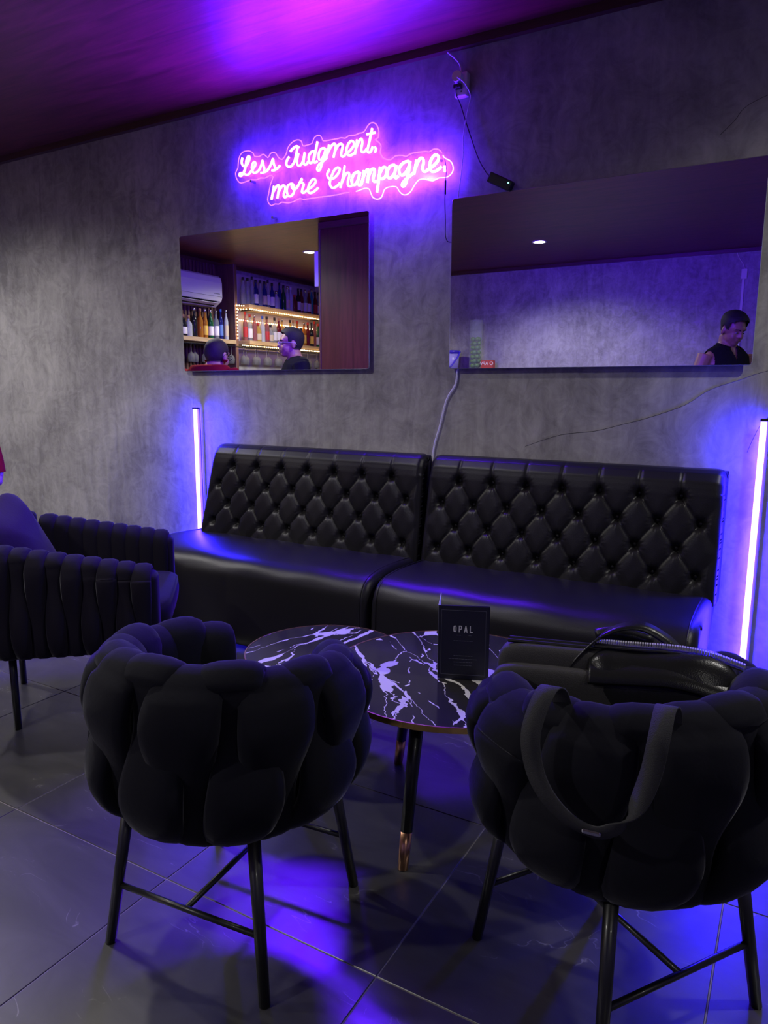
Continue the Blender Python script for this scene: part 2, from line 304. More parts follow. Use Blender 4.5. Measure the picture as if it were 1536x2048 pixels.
SIGN = [
 ('L', [[(-2.512,2.327),(-2.518,2.306),(-2.507,2.288),(-2.486,2.29),(-2.472,2.307),(-2.466,2.323),(-2.475,2.328),(-2.486,2.313),(-2.493,2.287),(-2.502,2.264),(-2.522,2.245),(-2.534,2.248),(-2.53,2.256),(-2.511,2.255),(-2.488,2.244),(-2.47,2.248),(-2.453,2.262)]]),
 ('e', [[(-2.453,2.262),(-2.437,2.275),(-2.429,2.289),(-2.439,2.297),(-2.451,2.285),(-2.453,2.266),(-2.443,2.248),(-2.424,2.248),(-2.405,2.259)]]),
 ('s', [[(-2.405,2.259),(-2.393,2.279),(-2.386,2.296),(-2.381,2.275),(-2.375,2.255),(-2.383,2.241),(-2.399,2.242)],[(-2.383,2.241),(-2.361,2.245),(-2.345,2.258)]]),
 ('s', [[(-2.345,2.258),(-2.33,2.279),(-2.322,2.294),(-2.318,2.274),(-2.31,2.253),(-2.314,2.242),(-2.33,2.243)],[(-2.314,2.242),(-2.296,2.248),(-2.279,2.259)]]),
 ('J', [[(-2.217,2.312),(-2.203,2.322),(-2.18,2.33),(-2.166,2.323)],[(-2.173,2.328),(-2.181,2.299),(-2.192,2.267),(-2.211,2.247),(-2.231,2.246),(-2.242,2.262),(-2.234,2.281),(-2.224,2.289)]]),
 ('u', [[(-2.169,2.298),(-2.178,2.269),(-2.176,2.248),(-2.162,2.242),(-2.145,2.257),(-2.132,2.296),(-2.14,2.26),(-2.137,2.244),(-2.124,2.242),(-2.112,2.254)]]),
 ('d', [[(-2.077,2.293),(-2.095,2.292),(-2.11,2.274),(-2.107,2.248),(-2.093,2.245),(-2.079,2.262),(-2.059,2.332)],[(-2.069,2.298),(-2.083,2.259),(-2.077,2.243),(-2.061,2.247)]]),
 ('g', [[(-2.018,2.297),(-2.038,2.297),(-2.052,2.28),(-2.052,2.256),(-2.041,2.25),(-2.025,2.265),(-2.013,2.295)],[(-2.016,2.284),(-2.034,2.237),(-2.046,2.209),(-2.058,2.205),(-2.063,2.215),(-2.053,2.229),(-2.029,2.242),(-2.006,2.255)]]),
 ('m', [[(-1.994,2.308),(-2.002,2.28),(-2.013,2.248)],[(-2.005,2.269),(-1.985,2.297),(-1.968,2.308),(-1.958,2.3),(-1.963,2.274),(-1.971,2.249)],[(-1.963,2.274),(-1.945,2.297),(-1.928,2.302),(-1.92,2.291),(-1.926,2.269),(-1.928,2.253),(-1.918,2.246),(-1.903,2.254)]]),
 ('e', [[(-1.903,2.254),(-1.88,2.266),(-1.86,2.284),(-1.861,2.299),(-1.876,2.305),(-1.892,2.291),(-1.9,2.269),(-1.892,2.25),(-1.874,2.245),(-1.854,2.254)]]),
 ('n', [[(-1.842,2.306),(-1.847,2.28),(-1.854,2.246)],[(-1.849,2.269),(-1.831,2.299),(-1.819,2.306),(-1.814,2.29),(-1.82,2.264),(-1.817,2.252),(-1.805,2.249),(-1.791,2.26)]]),
 ('t', [[(-1.763,2.341),(-1.775,2.296),(-1.787,2.256),(-1.783,2.244),(-1.77,2.246),(-1.76,2.265)],[(-1.791,2.32),(-1.747,2.321)]]),
 (',', [[(-1.75,2.261),(-1.743,2.252),(-1.749,2.238)]]),
 ('m', [[(-2.319,2.17),(-2.325,2.147),(-2.336,2.11)],[(-2.329,2.138),(-2.303,2.167),(-2.288,2.168),(-2.291,2.147),(-2.3,2.111)],[(-2.294,2.136),(-2.27,2.163),(-2.255,2.163),(-2.251,2.146),(-2.261,2.124),(-2.255,2.111),(-2.24,2.115)]]),
 ('o', [[(-2.211,2.168),(-2.233,2.162),(-2.242,2.141),(-2.234,2.117),(-2.218,2.112),(-2.202,2.124),(-2.196,2.15),(-2.209,2.167),(-2.212,2.152),(-2.198,2.139),(-2.181,2.145)]]),
 ('r', [[(-2.181,2.145),(-2.164,2.165),(-2.151,2.182),(-2.155,2.168),(-2.145,2.16),(-2.141,2.153),(-2.15,2.133),(-2.151,2.12),(-2.139,2.118),(-2.125,2.126)]]),
 ('e', [[(-2.125,2.126),(-2.09,2.14),(-2.072,2.157),(-2.078,2.17),(-2.095,2.167),(-2.111,2.147),(-2.117,2.125),(-2.107,2.112),(-2.086,2.114),(-2.057,2.129)]]),
 ('C', [[(-1.993,2.202),(-2.006,2.182),(-1.996,2.162),(-1.97,2.16),(-1.945,2.177),(-1.936,2.196),(-1.95,2.203),(-1.969,2.191),(-1.988,2.157),(-1.991,2.135),(-1.976,2.118),(-1.952,2.123),(-1.936,2.135)]]),
 ('h', [[(-1.909,2.206),(-1.919,2.158),(-1.934,2.113)],[(-1.925,2.135),(-1.906,2.166),(-1.89,2.173),(-1.884,2.161),(-1.892,2.135),(-1.891,2.119),(-1.878,2.113),(-1.866,2.12)]]),
 ('a', [[(-1.834,2.169),(-1.857,2.165),(-1.871,2.144),(-1.868,2.121),(-1.854,2.117),(-1.838,2.135),(-1.827,2.168)],[(-1.832,2.15),(-1.839,2.124),(-1.832,2.111),(-1.818,2.115)]]),
 ('m', [[(-1.805,2.171),(-1.81,2.143),(-1.82,2.116)],[(-1.812,2.14),(-1.794,2.168),(-1.782,2.17),(-1.782,2.151),(-1.789,2.117)],[(-1.784,2.14),(-1.767,2.168),(-1.753,2.17),(-1.751,2.155),(-1.758,2.129),(-1.752,2.116),(-1.74,2.119)]]),
 ('p', [[(-1.722,2.174),(-1.727,2.132),(-1.738,2.07)],[(-1.727,2.142),(-1.71,2.167),(-1.695,2.169),(-1.687,2.154),(-1.694,2.132),(-1.71,2.123),(-1.724,2.128)]]),
 ('a', [[(-1.647,2.172),(-1.67,2.17),(-1.685,2.15),(-1.683,2.127),(-1.668,2.121),(-1.649,2.137),(-1.639,2.17)],[(-1.644,2.15),(-1.649,2.13),(-1.642,2.117),(-1.629,2.124)]]),
 ('g', [[(-1.577,2.178),(-1.603,2.175),(-1.625,2.155),(-1.62,2.13),(-1.604,2.125),(-1.582,2.145),(-1.57,2.177)],[(-1.572,2.16),(-1.583,2.117),(-1.593,2.086),(-1.605,2.077),(-1.609,2.088),(-1.591,2.105),(-1.562,2.121),(-1.546,2.132)]]),
 ('n', [[(-1.539,2.177),(-1.544,2.153),(-1.552,2.12)],[(-1.545,2.143),(-1.526,2.177),(-1.51,2.18),(-1.505,2.162),(-1.51,2.137),(-1.5,2.124),(-1.484,2.129)]]),
 ('e', [[(-1.482,2.129),(-1.456,2.143),(-1.435,2.162),(-1.437,2.18),(-1.454,2.183),(-1.471,2.164),(-1.475,2.139),(-1.464,2.12),(-1.443,2.12),(-1.419,2.133)]]),
 ('.', [[(-1.404,2.133),(-1.402,2.111)]]),
]
SIGN_OUT = [(-2.57,2.265),(-2.553,2.286),(-2.549,2.314),(-2.54,2.34),(-2.52,2.357),(-2.495,2.359),(-2.474,2.356),(-2.453,2.343),(-2.443,2.326),(-2.413,2.322),(-2.4,2.327),(-2.384,2.327),(-2.361,2.308),(-2.348,2.323),(-2.329,2.328),(-2.311,2.32),(-2.296,2.299),(-2.274,2.288),(-2.25,2.309),(-2.242,2.331),(-2.227,2.347),(-2.204,2.359),(-2.179,2.361),(-2.159,2.352),(-2.15,2.33),(-2.125,2.33),(-2.098,2.333),(-2.088,2.352),(-2.071,2.362),(-2.052,2.36),(-2.041,2.346),(-2.036,2.335),(-2.024,2.333),(-2.024,2.332),(-1.958,2.331),(-1.933,2.332),(-1.913,2.326),(-1.893,2.334),(-1.861,2.331),(-1.84,2.336),(-1.813,2.337),(-1.796,2.356),(-1.782,2.367),(-1.766,2.368),(-1.749,2.359),(-1.737,2.338),(-1.735,2.319),(-1.739,2.301),(-1.754,2.296),(-1.735,2.281),(-1.723,2.264),(-1.728,2.242),(-1.72,2.222),(-1.706,2.209),(-1.674,2.2),(-1.651,2.212),(-1.614,2.209),(-1.596,2.202),(-1.569,2.211),(-1.502,2.209),(-1.485,2.204),(-1.463,2.212),(-1.441,2.208),(-1.424,2.193),(-1.411,2.17),(-1.385,2.155),(-1.372,2.137),(-1.369,2.117),(-1.379,2.1),(-1.401,2.09),(-1.435,2.093),(-1.465,2.084),(-1.501,2.096),(-1.532,2.098),(-1.554,2.078),(-1.572,2.054),(-1.594,2.044),(-1.613,2.048),(-1.631,2.065),(-1.645,2.084),(-1.682,2.087),(-1.706,2.079),(-1.72,2.049),(-1.743,2.043),(-1.767,2.055),(-1.779,2.08),(-1.787,2.093),(-1.811,2.098),(-1.855,2.09),(-1.925,2.092),(-1.95,2.089),(-2.027,2.089),(-2.032,2.09),(-2.124,2.091),(-2.149,2.09),(-2.174,2.098),(-2.209,2.089),(-2.245,2.086),(-2.281,2.094),(-2.302,2.087),(-2.323,2.091),(-2.344,2.086),(-2.359,2.095),(-2.369,2.116),(-2.361,2.143),(-2.349,2.184),(-2.332,2.217),(-2.353,2.226),(-2.382,2.218),(-2.411,2.222),(-2.435,2.217),(-2.468,2.221),(-2.5,2.218),(-2.536,2.215),(-2.558,2.231)]

# ------------------------------------------------------------------ room shell
def wallbox(name, x0, x1, y0, y1, z0, z1, m):
    return struct(name, box(B(), ((x0+x1)/2, (y0+y1)/2, (z0+z1)/2), (x1-x0, y1-y0, z1-z0)), m)
floor = wallbox('floor', XL-0.1, XR+0.1, YB-0.1, D+0.1, -0.12, -0.002, M_GROUT)
tag(floor, 'dark grey stone-look tiled floor laid in a square grid')
wall_back = wallbox('wall_back', XL-0.1, XR+0.1, D, D+0.1, -0.002, ZC, M_WALL)
tag(wall_back, 'grey trowelled plaster wall behind the sofa and mirrors')
wall_front = wallbox('wall_front', XL-0.1, XR+0.1, YB-0.1, YB, -0.002, ZC, M_WALL)
tag(wall_front, 'grey plaster wall seen in the wide mirror')
wall_left = wallbox('wall_left', XL-0.1, XL, YB, D, -0.002, ZC, M_WALL)
wall_right = wallbox('wall_right', XR, XR+0.1, YB, D, -0.002, ZC, M_WALL)
ceiling = wallbox('ceiling', XL-0.1, XR+0.1, YB-0.1, D+0.1, ZC, ZC+0.1, M_CEIL)
tag(ceiling, 'reddish brown wood-grain ceiling glowing violet from the neon sign')
for k, (x0, x1, y0, y1) in enumerate([(XL, XR, D-0.03, D), (XL, XR, YB, YB+0.03), (XL, XL+0.03, YB+0.03, D-0.03)]):
    wallbox('trim_%d' % (k+1), x0, x1, y0, y1, ZC-0.035, ZC, M_TRIM)
# plaster cracks in the wall
def crack(pts):
    struct('crack', sweep(B(), smooth_path([Vector((x, D-0.0005, z)) for x, z in pts], 4), 0.0007, 0.0007, 4), M_BPLASTIC, wall_back)
crack([(-1.019, .956), (-.869, 1.01), (-.725, 1.031), (-.627, 1.058), (-.514, 1.091), (-.388, 1.141), (-.305, 1.198), (-.205, 1.235), (-.116, 1.267), (.1, 1.31)])
crack([(-.161, .969), (-.14, 1.035), (-.112, 1.09), (-.03, 1.16)])
crack([(-.337, 2.099), (-.292, 2.141), (-.263, 2.177), (-.193, 2.205), (-.05, 2.23)])
# floor tiles
_tiles = {}
TX, TY, TP = -1.859-0.6*6, 1.125-0.6*6, 0.6
for i in range(-1, 15):
    for j in range(-1, 10):
        x0, x1 = max(TX+i*TP, XL)+0.0014, min(TX+(i+1)*TP, XR)-0.0014
        y0, y1 = max(TY+j*TP, YB)+0.0014, min(TY+(j+1)*TP, D)-0.0014
        if x1-x0 < 0.02 or y1-y0 < 0.02: continue
        key = (round(x1-x0, 3), round(y1-y0, 3))
        if key not in _tiles:
            bm = box(B(), (0, 0, -0.003), (x1-x0, y1-y0, 0.006), 0.0012, 1)
            o = obj('tile', bm, M_TILE, floor); _tiles[key] = o.data
        else:
            o = obj('tile', _tiles[key], None, floor)
        o.location = ((x0+x1)/2, (y0+y1)/2, 0)

# ------------------------------------------------------------------ recessed downlights
M_LAMP = emis('downlight_lens', (1.0, 0.97, 0.86), 30.0)
DL_LABEL = ['recessed ceiling light reflected in the wide mirror', 'recessed ceiling light reflected in the small mirror beside the bar', 'recessed ceiling light above the red-shirted man', 'added unseen ceiling light brightening the right of the wall behind the camera', 'recessed ceiling light right of the sofa', 'recessed ceiling light above the channel-tufted armchair']
for k, (x, y, w) in enumerate(DOWN):
    t = thing('ceiling_light', DL_LABEL[k], 'ceiling light', (x, y, ZC), group='recessed ceiling lights')
    obj('ring', lathe(B(), [(0.052, 0.0), (0.07, 0.0), (0.072, -0.004), (0.068, -0.008), (0.055, -0.006), (0.052, 0.0)], 24), M_WPLASTIC, t, smooth=True)
    obj('lens', lathe(B(), [(0.0, -0.004), (0.052, -0.004), (0.052, -0.001), (0.0, -0.001)], 24), M_LAMP, t)
    ld = bpy.data.lights.new('downlight', 'SPOT'); ld.energy = w; ld.color = (1.0, 0.965, 0.93); ld.spot_size = math.radians(155); ld.spot_blend = 0.6; ld.shadow_soft_size = 0.05
    lo = link(bpy.data.objects.new('lamp', ld)); lo.parent = t; lo.location = (0, 0, -0.03)

# ------------------------------------------------------------------ mirrors
YM = 2.97
def mirror(label, x0, x1, z0, z1):
    t = thing('wall_mirror', label, 'mirror', ((x0+x1)/2, YM, z0))
    w, h = x1-x0, z1-z0
    # rounded rectangle plate
    def rr(y, ins):
        r = 0.012; P = []
        for cx, cz, a0 in ((w/2-r, h-r, 0), (-w/2+r, h-r, 90), (-w/2+r, r, 180), (w/2-r, r, 270)):
            for k in range(5):
                a = math.radians(a0+k*22.5); P.append(Vector((cx+(r-ins)*math.cos(a), y, cz+(r-ins)*math.sin(a))))
        return P
    bm = B(); bm.faces.new([bm.verts.new(p) for p in rr(0.0, 0.002)]); obj('mirror_glass', bm, M_MIRROR, t)
    bm = B(); grid(bm, [rr(0.0, 0.002), rr(0.001, 0.0), rr(0.006, 0.0)], wrap=True); bm.faces.new([bm.verts.new(p) for p in rr(0.006, 0.0)]); obj('polished_edge', bm, M_MEDGE, t)
    for sx in (-1, 1):
        for z in (0.1, h-0.1): obj('mounting_block', box(B(), (sx*(w/2-0.12), 0.0175, z), (0.06, 0.0235, 0.03)), M_BPLASTIC, t)
    return t
mirror('smaller frameless wall mirror reflecting the bottle shelves and two men', -2.978, -1.787, 1.291, 2.002)
mirror('wide frameless wall mirror reflecting the plain plaster wall and a waiter', -1.373, -0.168, 1.287, 2.001)

# ------------------------------------------------------------------ neon sign
M_NEONH = emis('neon_tube_hot', (0.07, 0.009, 1.0), NEON_S*1.3); M_NEONHF = emis('neon_front_hot', (0.11, 0.007, 1.0), NEON_F*1.05)
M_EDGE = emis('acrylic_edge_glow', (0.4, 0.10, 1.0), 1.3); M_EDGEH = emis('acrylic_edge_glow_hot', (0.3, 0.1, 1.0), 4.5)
M_ACR, nt, _b = new_mat('clear_acrylic')
nt.nodes.remove(_b); tr = N(nt, 'ShaderNodeBsdfTransparent'); gl = N(nt, 'ShaderNodeBsdfGlossy'); gl.inputs['Roughness'].default_value = 0.08
mx = N(nt, 'ShaderNodeMixShader'); mx.inputs[0].default_value = 0.015; nt.links.new(tr.outputs[0], mx.inputs[1]); nt.links.new(gl.outputs[0], mx.inputs[2])
nt.links.new(mx.outputs[0], nt.nodes['Material Output'].inputs[0])
sx0, sz0 = -2.0, 2.1
ns = thing('neon_sign', 'glowing violet neon script sign reading Less Judgment, more Champagne', 'neon sign', (sx0, D-0.03, sz0))
out = [Vector((x-sx0, 0, z-sz0)) for x, z in SIGN_OUT]
op = smooth_path(out, 2, closed=True)
bm = B(); f = bm.faces.new([bm.verts.new(p) for p in op]); r = bmesh.ops.extrude_face_region(bm, geom=[f])
bmesh.ops.translate(bm, verts=[v for v in r['geom'] if isinstance(v, bmesh.types.BMVert)], vec=(0, -0.004, 0))
bmesh.ops.triangulate(bm, faces=[f for f in bm.faces if len(f.verts) > 4])
plate = obj('backing_plate', bm, M_ACR, ns)
n = len(op)
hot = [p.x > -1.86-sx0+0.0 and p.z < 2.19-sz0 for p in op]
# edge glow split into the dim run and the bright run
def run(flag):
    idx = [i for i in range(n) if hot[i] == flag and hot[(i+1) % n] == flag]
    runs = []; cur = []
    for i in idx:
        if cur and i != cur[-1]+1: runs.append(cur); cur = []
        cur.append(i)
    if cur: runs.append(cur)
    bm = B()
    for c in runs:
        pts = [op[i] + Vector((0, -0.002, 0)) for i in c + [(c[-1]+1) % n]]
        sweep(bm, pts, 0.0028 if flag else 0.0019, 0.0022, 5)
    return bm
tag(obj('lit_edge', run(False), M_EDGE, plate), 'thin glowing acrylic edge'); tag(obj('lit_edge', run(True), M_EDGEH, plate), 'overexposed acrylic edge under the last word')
for k, (ch, strokes) in enumerate(SIGN):
    bm = B(); h = k >= 19
    for s in strokes:
        pts = smooth_path([Vector((x-sx0, -0.012, z-sz0)) for x, z in s], 5)
        sweep(bm, pts, 0.0078 if h else 0.0054, 0.0052, 8)  # last letters drawn fatter, camera bloom put into the tube width
    lo_ = obj('letter', bm, M_NEONH if h else M_NEON, ns)      # LED flex: bright front face, dimmer flanks
    lo_.data.materials.append(M_NEONHF if h else M_NEONF)
    for p in lo_.data.polygons:
        if p.normal.y < -0.5: p.material_index = 1
for x, z in ((-2.47, 2.215), (-1.95, 2.3), (-1.44, 2.17), (-2.34, 2.03)):
    obj('standoff', sweep(B(), [(x-sx0, -0.006, z-sz0), (x-sx0, 0.03, z-sz0)], 0.006, None, 10), M_STEEL, ns)
wire = obj('wire', sweep(B(), smooth_path([Vector((x-sx0, y, z-sz0)) for x, y, z in [(-1.405, -0.012, 2.165), (-1.397, -0.012, 2.12), (-1.40, -0.01, 2.06), (-1.404, -0.006, 2.0), (-1.407, 0.01, 1.918), (-1.408, 0.016, 1.857), (-1.395, 0.016, 1.831), (-1.365, 0.017, 1.835), (-1.33, 0.018, 1.9)]], 6), 0.0018, None, 6), M_BPLASTIC, ns)
bm = B(); sweep(bm, [(-1.4-sx0, -0.01, 2.075-sz0), (-1.402-sx0, -0.008, 2.02-sz0)], 0.0042, None, 8); obj('plug_connector', bm, M_BPLASTIC, wire)

# ------------------------------------------------------------------ blue LED tube lamps
def led(label, x, y):
    t = thing('led_tube_lamp', label, 'tube light', (x, y, 0.0), group='blue LED tube lamps')
    obj('light_tube', sweep(B(), [(0, 0, 0.03), (0, 0, 1.085)], 0.0105, None, 12), M_BLUE, t, smooth=True)
    obj('housing', box(B(), (0.012, 0.016, 0.555), (0.016, 0.006, 1.08), 0.001, 1), mat('led_profile', (0.12, 0.12, 0.13), 0.4), t)
    obj('end_cap', box(B(), (0.003, 0, 1.091), (0.03, 0.026, 0.01), 0.002, 1), M_BPLASTIC, t)
    obj('foot', lathe(B(), [(0, 0), (0.026, 0), (0.026, 0.02), (0.014, 0.03), (0, 0.03)], 16), M_BPLASTIC, t, smooth=False)
    return t
led('glowing blue LED tube standing left of the sofa against the wall', -2.905, 2.965)
led('glowing blue LED tube standing right of the sofa against the wall', -0.113, 2.965)

# ------------------------------------------------------------------ socket, adapter, cables
s = thing('power_outlet', 'white surface power outlet box high on the wall above the wide mirror', 'outlet', (-1.343, D, 2.40))
obj('outlet_box', box(B(), (0, -0.016, 0.047), (0.056, 0.032, 0.094), 0.005, 2), M_WPLASTIC, s)
bm = B(); sweep(bm, [(-0.006, -0.034, 0.07), (-0.006, -0.062, 0.07)], 0.021, None, 16); obj('round_plug', bm, M_WPLASTIC, s)
obj('black_plug', box(B(), (-0.008, -0.042, 0.035), (0.034, 0.024, 0.018), 0.003, 1), M_BPLASTIC, s)
for z in (0.018, 0.055): obj('socket_hole', box(B(), (0.004, -0.0325, z), (0.004, 0.002, 0.006)), M_BPLASTIC, s)
def cable(label, pts, r, m, cat='cable'):
    o = obj(cat, sweep(B(), smooth_path([Vector(p) for p in pts], 6), r, None, 6), m); return tag(o, label, 'cable')
cable('white cable running from the ceiling trim down to the outlet box', [(-1.412, 2.985, 2.588), (-1.378, 2.99, 2.557), (-1.355, 2.985, 2.528), (-1.345, 2.975, 2.497)], 0.0035, M_WPLASTIC)
cable('thin white cable hanging from the round plug to behind the wide mirror', [(-1.343, 2.936, 2.462), (-1.318, 2.95, 2.44), (-1.303, 2.98, 2.40), (-1.315, 2.985, 2.35), (-1.333, 2.985, 2.253), (-1.333, 2.985, 2.174), (-1.34, 2.986, 2.096), (-1.352, 2.988, 2.01), (-1.35, 2.99, 1.95)], 0.0022, M_WPLASTIC)
cable('black cable from the outlet box to the power adapter', [(-1.351, 2.944, 2.432), (-1.36, 2.965, 2.41), (-1.347, 2.982, 2.372), (-1.322, 2.986, 2.3), (-1.29, 2.986, 2.217), (-1.259, 2.984, 2.144), (-1.219, 2.972, 2.085), (-1.202, 2.966, 2.07)], 0.0022, M_BPLASTIC)
cable('thick white cable dropping from under the wide mirror behind the sofa', [(-1.335, 2.991, 1.32), (-1.34, 2.99, 1.278), (-1.35, 2.99, 1.217), (-1.391, 2.99, 1.15), (-1.421, 2.99, 1.037), (-1.448, 2.99, 0.945), (-1.457, 2.99, 0.87), (-1.458, 2.99, 0.8)], 0.004, M_WPLASTIC)
a = thing('power_adapter', 'black power adapter with a green light lying on the wide mirror', 'adapter', (-1.155, 2.972, 2.0405))
R = Matrix.Rotation(math.radians(28), 3, 'Y')
obj('adapter_case', box(B(), (0, 0, 0), (0.112, 0.03, 0.04), 0.004, 2, rot=R), M_BPLASTIC, a)
obj('indicator_light', ball(B(), R @ Vector((0.04, -0.016, 0.008)), (0.003, 0.002, 0.003), 8, 6), emis('green_led', (0.1, 1.0, 0.45), 3.0), a)

# ------------------------------------------------------------------ tufted sofa modules
def sofa(label, sx0, sx1, bx0b, bx0t, bx1):
    ox = (sx0+sx1)/2
    t = thing('sofa', label, 'sofa', (ox, 2.42, 0), group='tufted black leather sofa modules')
    # seat: profile swept along x with rounded ends (local y from front)
    prof = [(0.03, 0.02), (0.012, 0.05), (0.0, 0.12), (-0.004, 0.22), (0.0, 0.32), (0.008, 0.365), (0.03, 0.40), (0.065, 0.424), (0.12, 0.436), (0.22, 0.442), (0.34, 0.44), (0.44, 0.435), (0.555, 0.43)]
    pr = smooth_path([Vector((0, y, z)) for y, z in prof], 3)
    cy_, cz_ = 0.3, 0.2; xs = []
    L = (sx1-sx0)/2
    ns_ = 34
    rr = 0.035
    pos = [(-L + rr*(1-math.cos(a*PI/2/6)), rr*(1-math.sin(a*PI/2/6))) for a in range(7)]
    inner = [(-L+rr+(2*L-2*rr)*k/ns_, 0.0) for k in range(1, ns_)]
    pos = pos + inner + [(-x, e) for x, e in pos[::-1]]
    P = []
    for x, e in pos:
        row = []
        for p in pr:
            d = Vector((0, p.y-cy_, p.z-cz_)); q = Vector((x, p.y, p.z))
            q.y += e*1.0 if p.y < 0.1 else 0; q.z -= e*(1.0 if p.z > 0.3 else 0)
            # soft stretch ripples of the leather
            q.z += 0.0025*math.sin(x*19+p.y*7)*(1 if p.z > 0.38 else 0)
            row.append(q)
        P.append(row)
    bm = B(); V = grid(bm, P); bm.faces.new([v for v in V[0]]); bm.faces.new([v for v in V[-1]][::-1])
    bmesh.ops.triangulate(bm, faces=[f for f in bm.faces if len(f.verts) > 4])
    seat = obj('seat', bm, M_LEATHER, t, smooth=True)
    for e in (-1, 1):
        pts = [Vector((e*(L-0.033), p.y, p.z)) + Vector((0, -0.001, 0.001)) for p in pr]
        obj('seam', sweep(B(), pts, 0.0025, None, 5), M_LEATHER, seat)
    # backrest
    z0, zt = 0.40, 0.905
    fl = [(0.425, 0.40), (0.432, 0.47), (0.443, 0.56), (0.455, 0.65), (0.465, 0.74), (0.473, 0.81), (0.482, 0.855), (0.50, 0.888), (0.522, 0.902), (0.55, 0.905), (0.568, 0.895), (0.572, 0.86), (0.572, 0.4)]
    ln = [Vector((0, y, z)) for y, z in fl]
    dn = []
    for a_, b_ in zip(ln, ln[1:]):
        m_ = max(1, int((b_-a_).length/0.0055)) if a_.y < 0.56 else 3
        for k in range(m_): dn.append(a_.lerp(b_, k/m_))
    dn.append(ln[-1])
    x0b, x0t, x1 = bx0b-ox, bx0t-ox, bx1-ox
    width = x1-x0b
    dx = width/8.0; rows = [0.80, 0.70, 0.60, 0.50]; dz = 0.1
    def tuft(x, z):
        u = (x-x0b)/dx; v = (0.80-z)/dz
        if v < 0:      # vertical pleats above the first row
            c = abs((u-0.0) - round(u-0.0))*dx if 0.4 < u < 7.6 else 0.1
            fade = 1.0
            crease = -0.006*math.exp(-(c/0.006)**2)*fade
            d = math.hypot((u-round(u))*dx if 0.4 < u < 7.6 else 0.1, -v*dz)
        else:
            a_ = u + v/2; b_ = u - v/2      # creases run between neighbouring buttons
            ca = abs(a_-round(a_)); cb = abs(b_-round(b_))
            c = min(ca, cb)*dx*0.9
            edge = u < 0.5 or u > 7.5
            crease = -0.006*math.exp(-(c/0.0045)**2)
            if edge or v > 3.0: crease *= 0.25
            d = 9
            for j in (int(math.floor(v)), int(math.floor(v))+1):
                if 0 <= j <= 3:
                    off = 0.0 if j % 2 == 0 else 0.5
                    for i in (math.floor(u-off), math.floor(u-off)+1):
                        uu = i+off
                        if (j % 2 == 0 and 1 <= uu <= 7) or (j % 2 == 1 and 0.4 <= uu <= 7.6):
                            d = min(d, math.hypot((u-uu)*dx, (v-j)*dz))
        h = crease - 0.030*math.exp(-(d/0.019)**2)
        if 0.008 < d < 0.05:
            j = max(0, min(3, round(v))); off = 0.0 if j % 2 == 0 else 0.5
            uu = round(u-off)+off
            th = math.atan2((v-j)*dz, (u-uu)*dx)
            h += 0.0024*math.sin(15*th+3*j+5*uu)*math.exp(-((d-0.026)/0.012)**2)
        # puff
        h += 0.005*(1-math.exp(-(c/0.026)**2)) if v >= 0 else 0.005
        return h
    P = []
    nx = int(width/0.005)
    for k in range(nx+1):
        s_ = k/nx; row = []
        for i, p in enumerate(dn):
            za = min(1, max(0, (p.z-z0)/(zt-z0))); xa = x0b+(x0t-x0b)*za
            x = xa + (x1-xa)*s_
            e = min(s_, 1-s_)*width
            inset = 0.03*(1-math.sqrt(max(0, 1-(1-min(1, e/0.035))**2)))
            q = Vector((x, p.y, p.z))
            nrm = Vector((0, -1, 0.1)).normalized() if p.z < 0.84 and p.y < 0.5 else (Vector((0, -0.6, 0.8)) if p.y < 0.54 else Vector((0, 0, 1)))
            if p.y < 0.56:
                f = 1.0 if p.z < 0.86 else max(0, 1-(p.z-0.86)/0.05)
                ef = min(1, e/0.05)
                q += nrm*(tuft(x0b+(x-xa)/(x1-xa)*width, p.z)*f*ef)
                if p.y < 0.53: q.y += inset
                q.z -= inset*0.8 if p.z > 0.82 else 0
            row.append(q)
        P.append(row)
    bm = B(); V = grid(bm, P); bm.faces.new(V[0]); bm.faces.new(V[-1][::-1])
    bmesh.ops.triangulate(bm, faces=[f for f in bm.faces if len(f.verts) > 4])
    back = obj('backrest', bm, M_LEATHER, t, smooth=True)
    bb = B(); ball(bb, (0, 0, 0), (0.009, 0.005, 0.009), 10, 6); first = None
    for j, z in enumerate(rows):
        for i in range(8):
            u = i+1.0 if j % 2 == 0 else i+0.5
            if u > 7.6: continue
            za = (z-z0)/(zt-z0); xa = x0b+(x0t-x0b)*za; x = xa+(x1-xa)*u/8
            yy = 0.432+(z-0.47)*0.12+0.029
            if first is None: first = obj('button', bb, M_LEATHER, back, smooth=True); o = first
            else: o = obj('button', first.data, None, back)
            o.location = (x, yy, z)
    return t
sofa('left tufted black leather sofa module beside the left blue tube', -2.85, -1.468, -2.805, -2.725, -1.462)
sofa('right tufted black leather sofa module beside the right blue tube', -1.458, -0.225, -1.452, -1.43, -0.215)

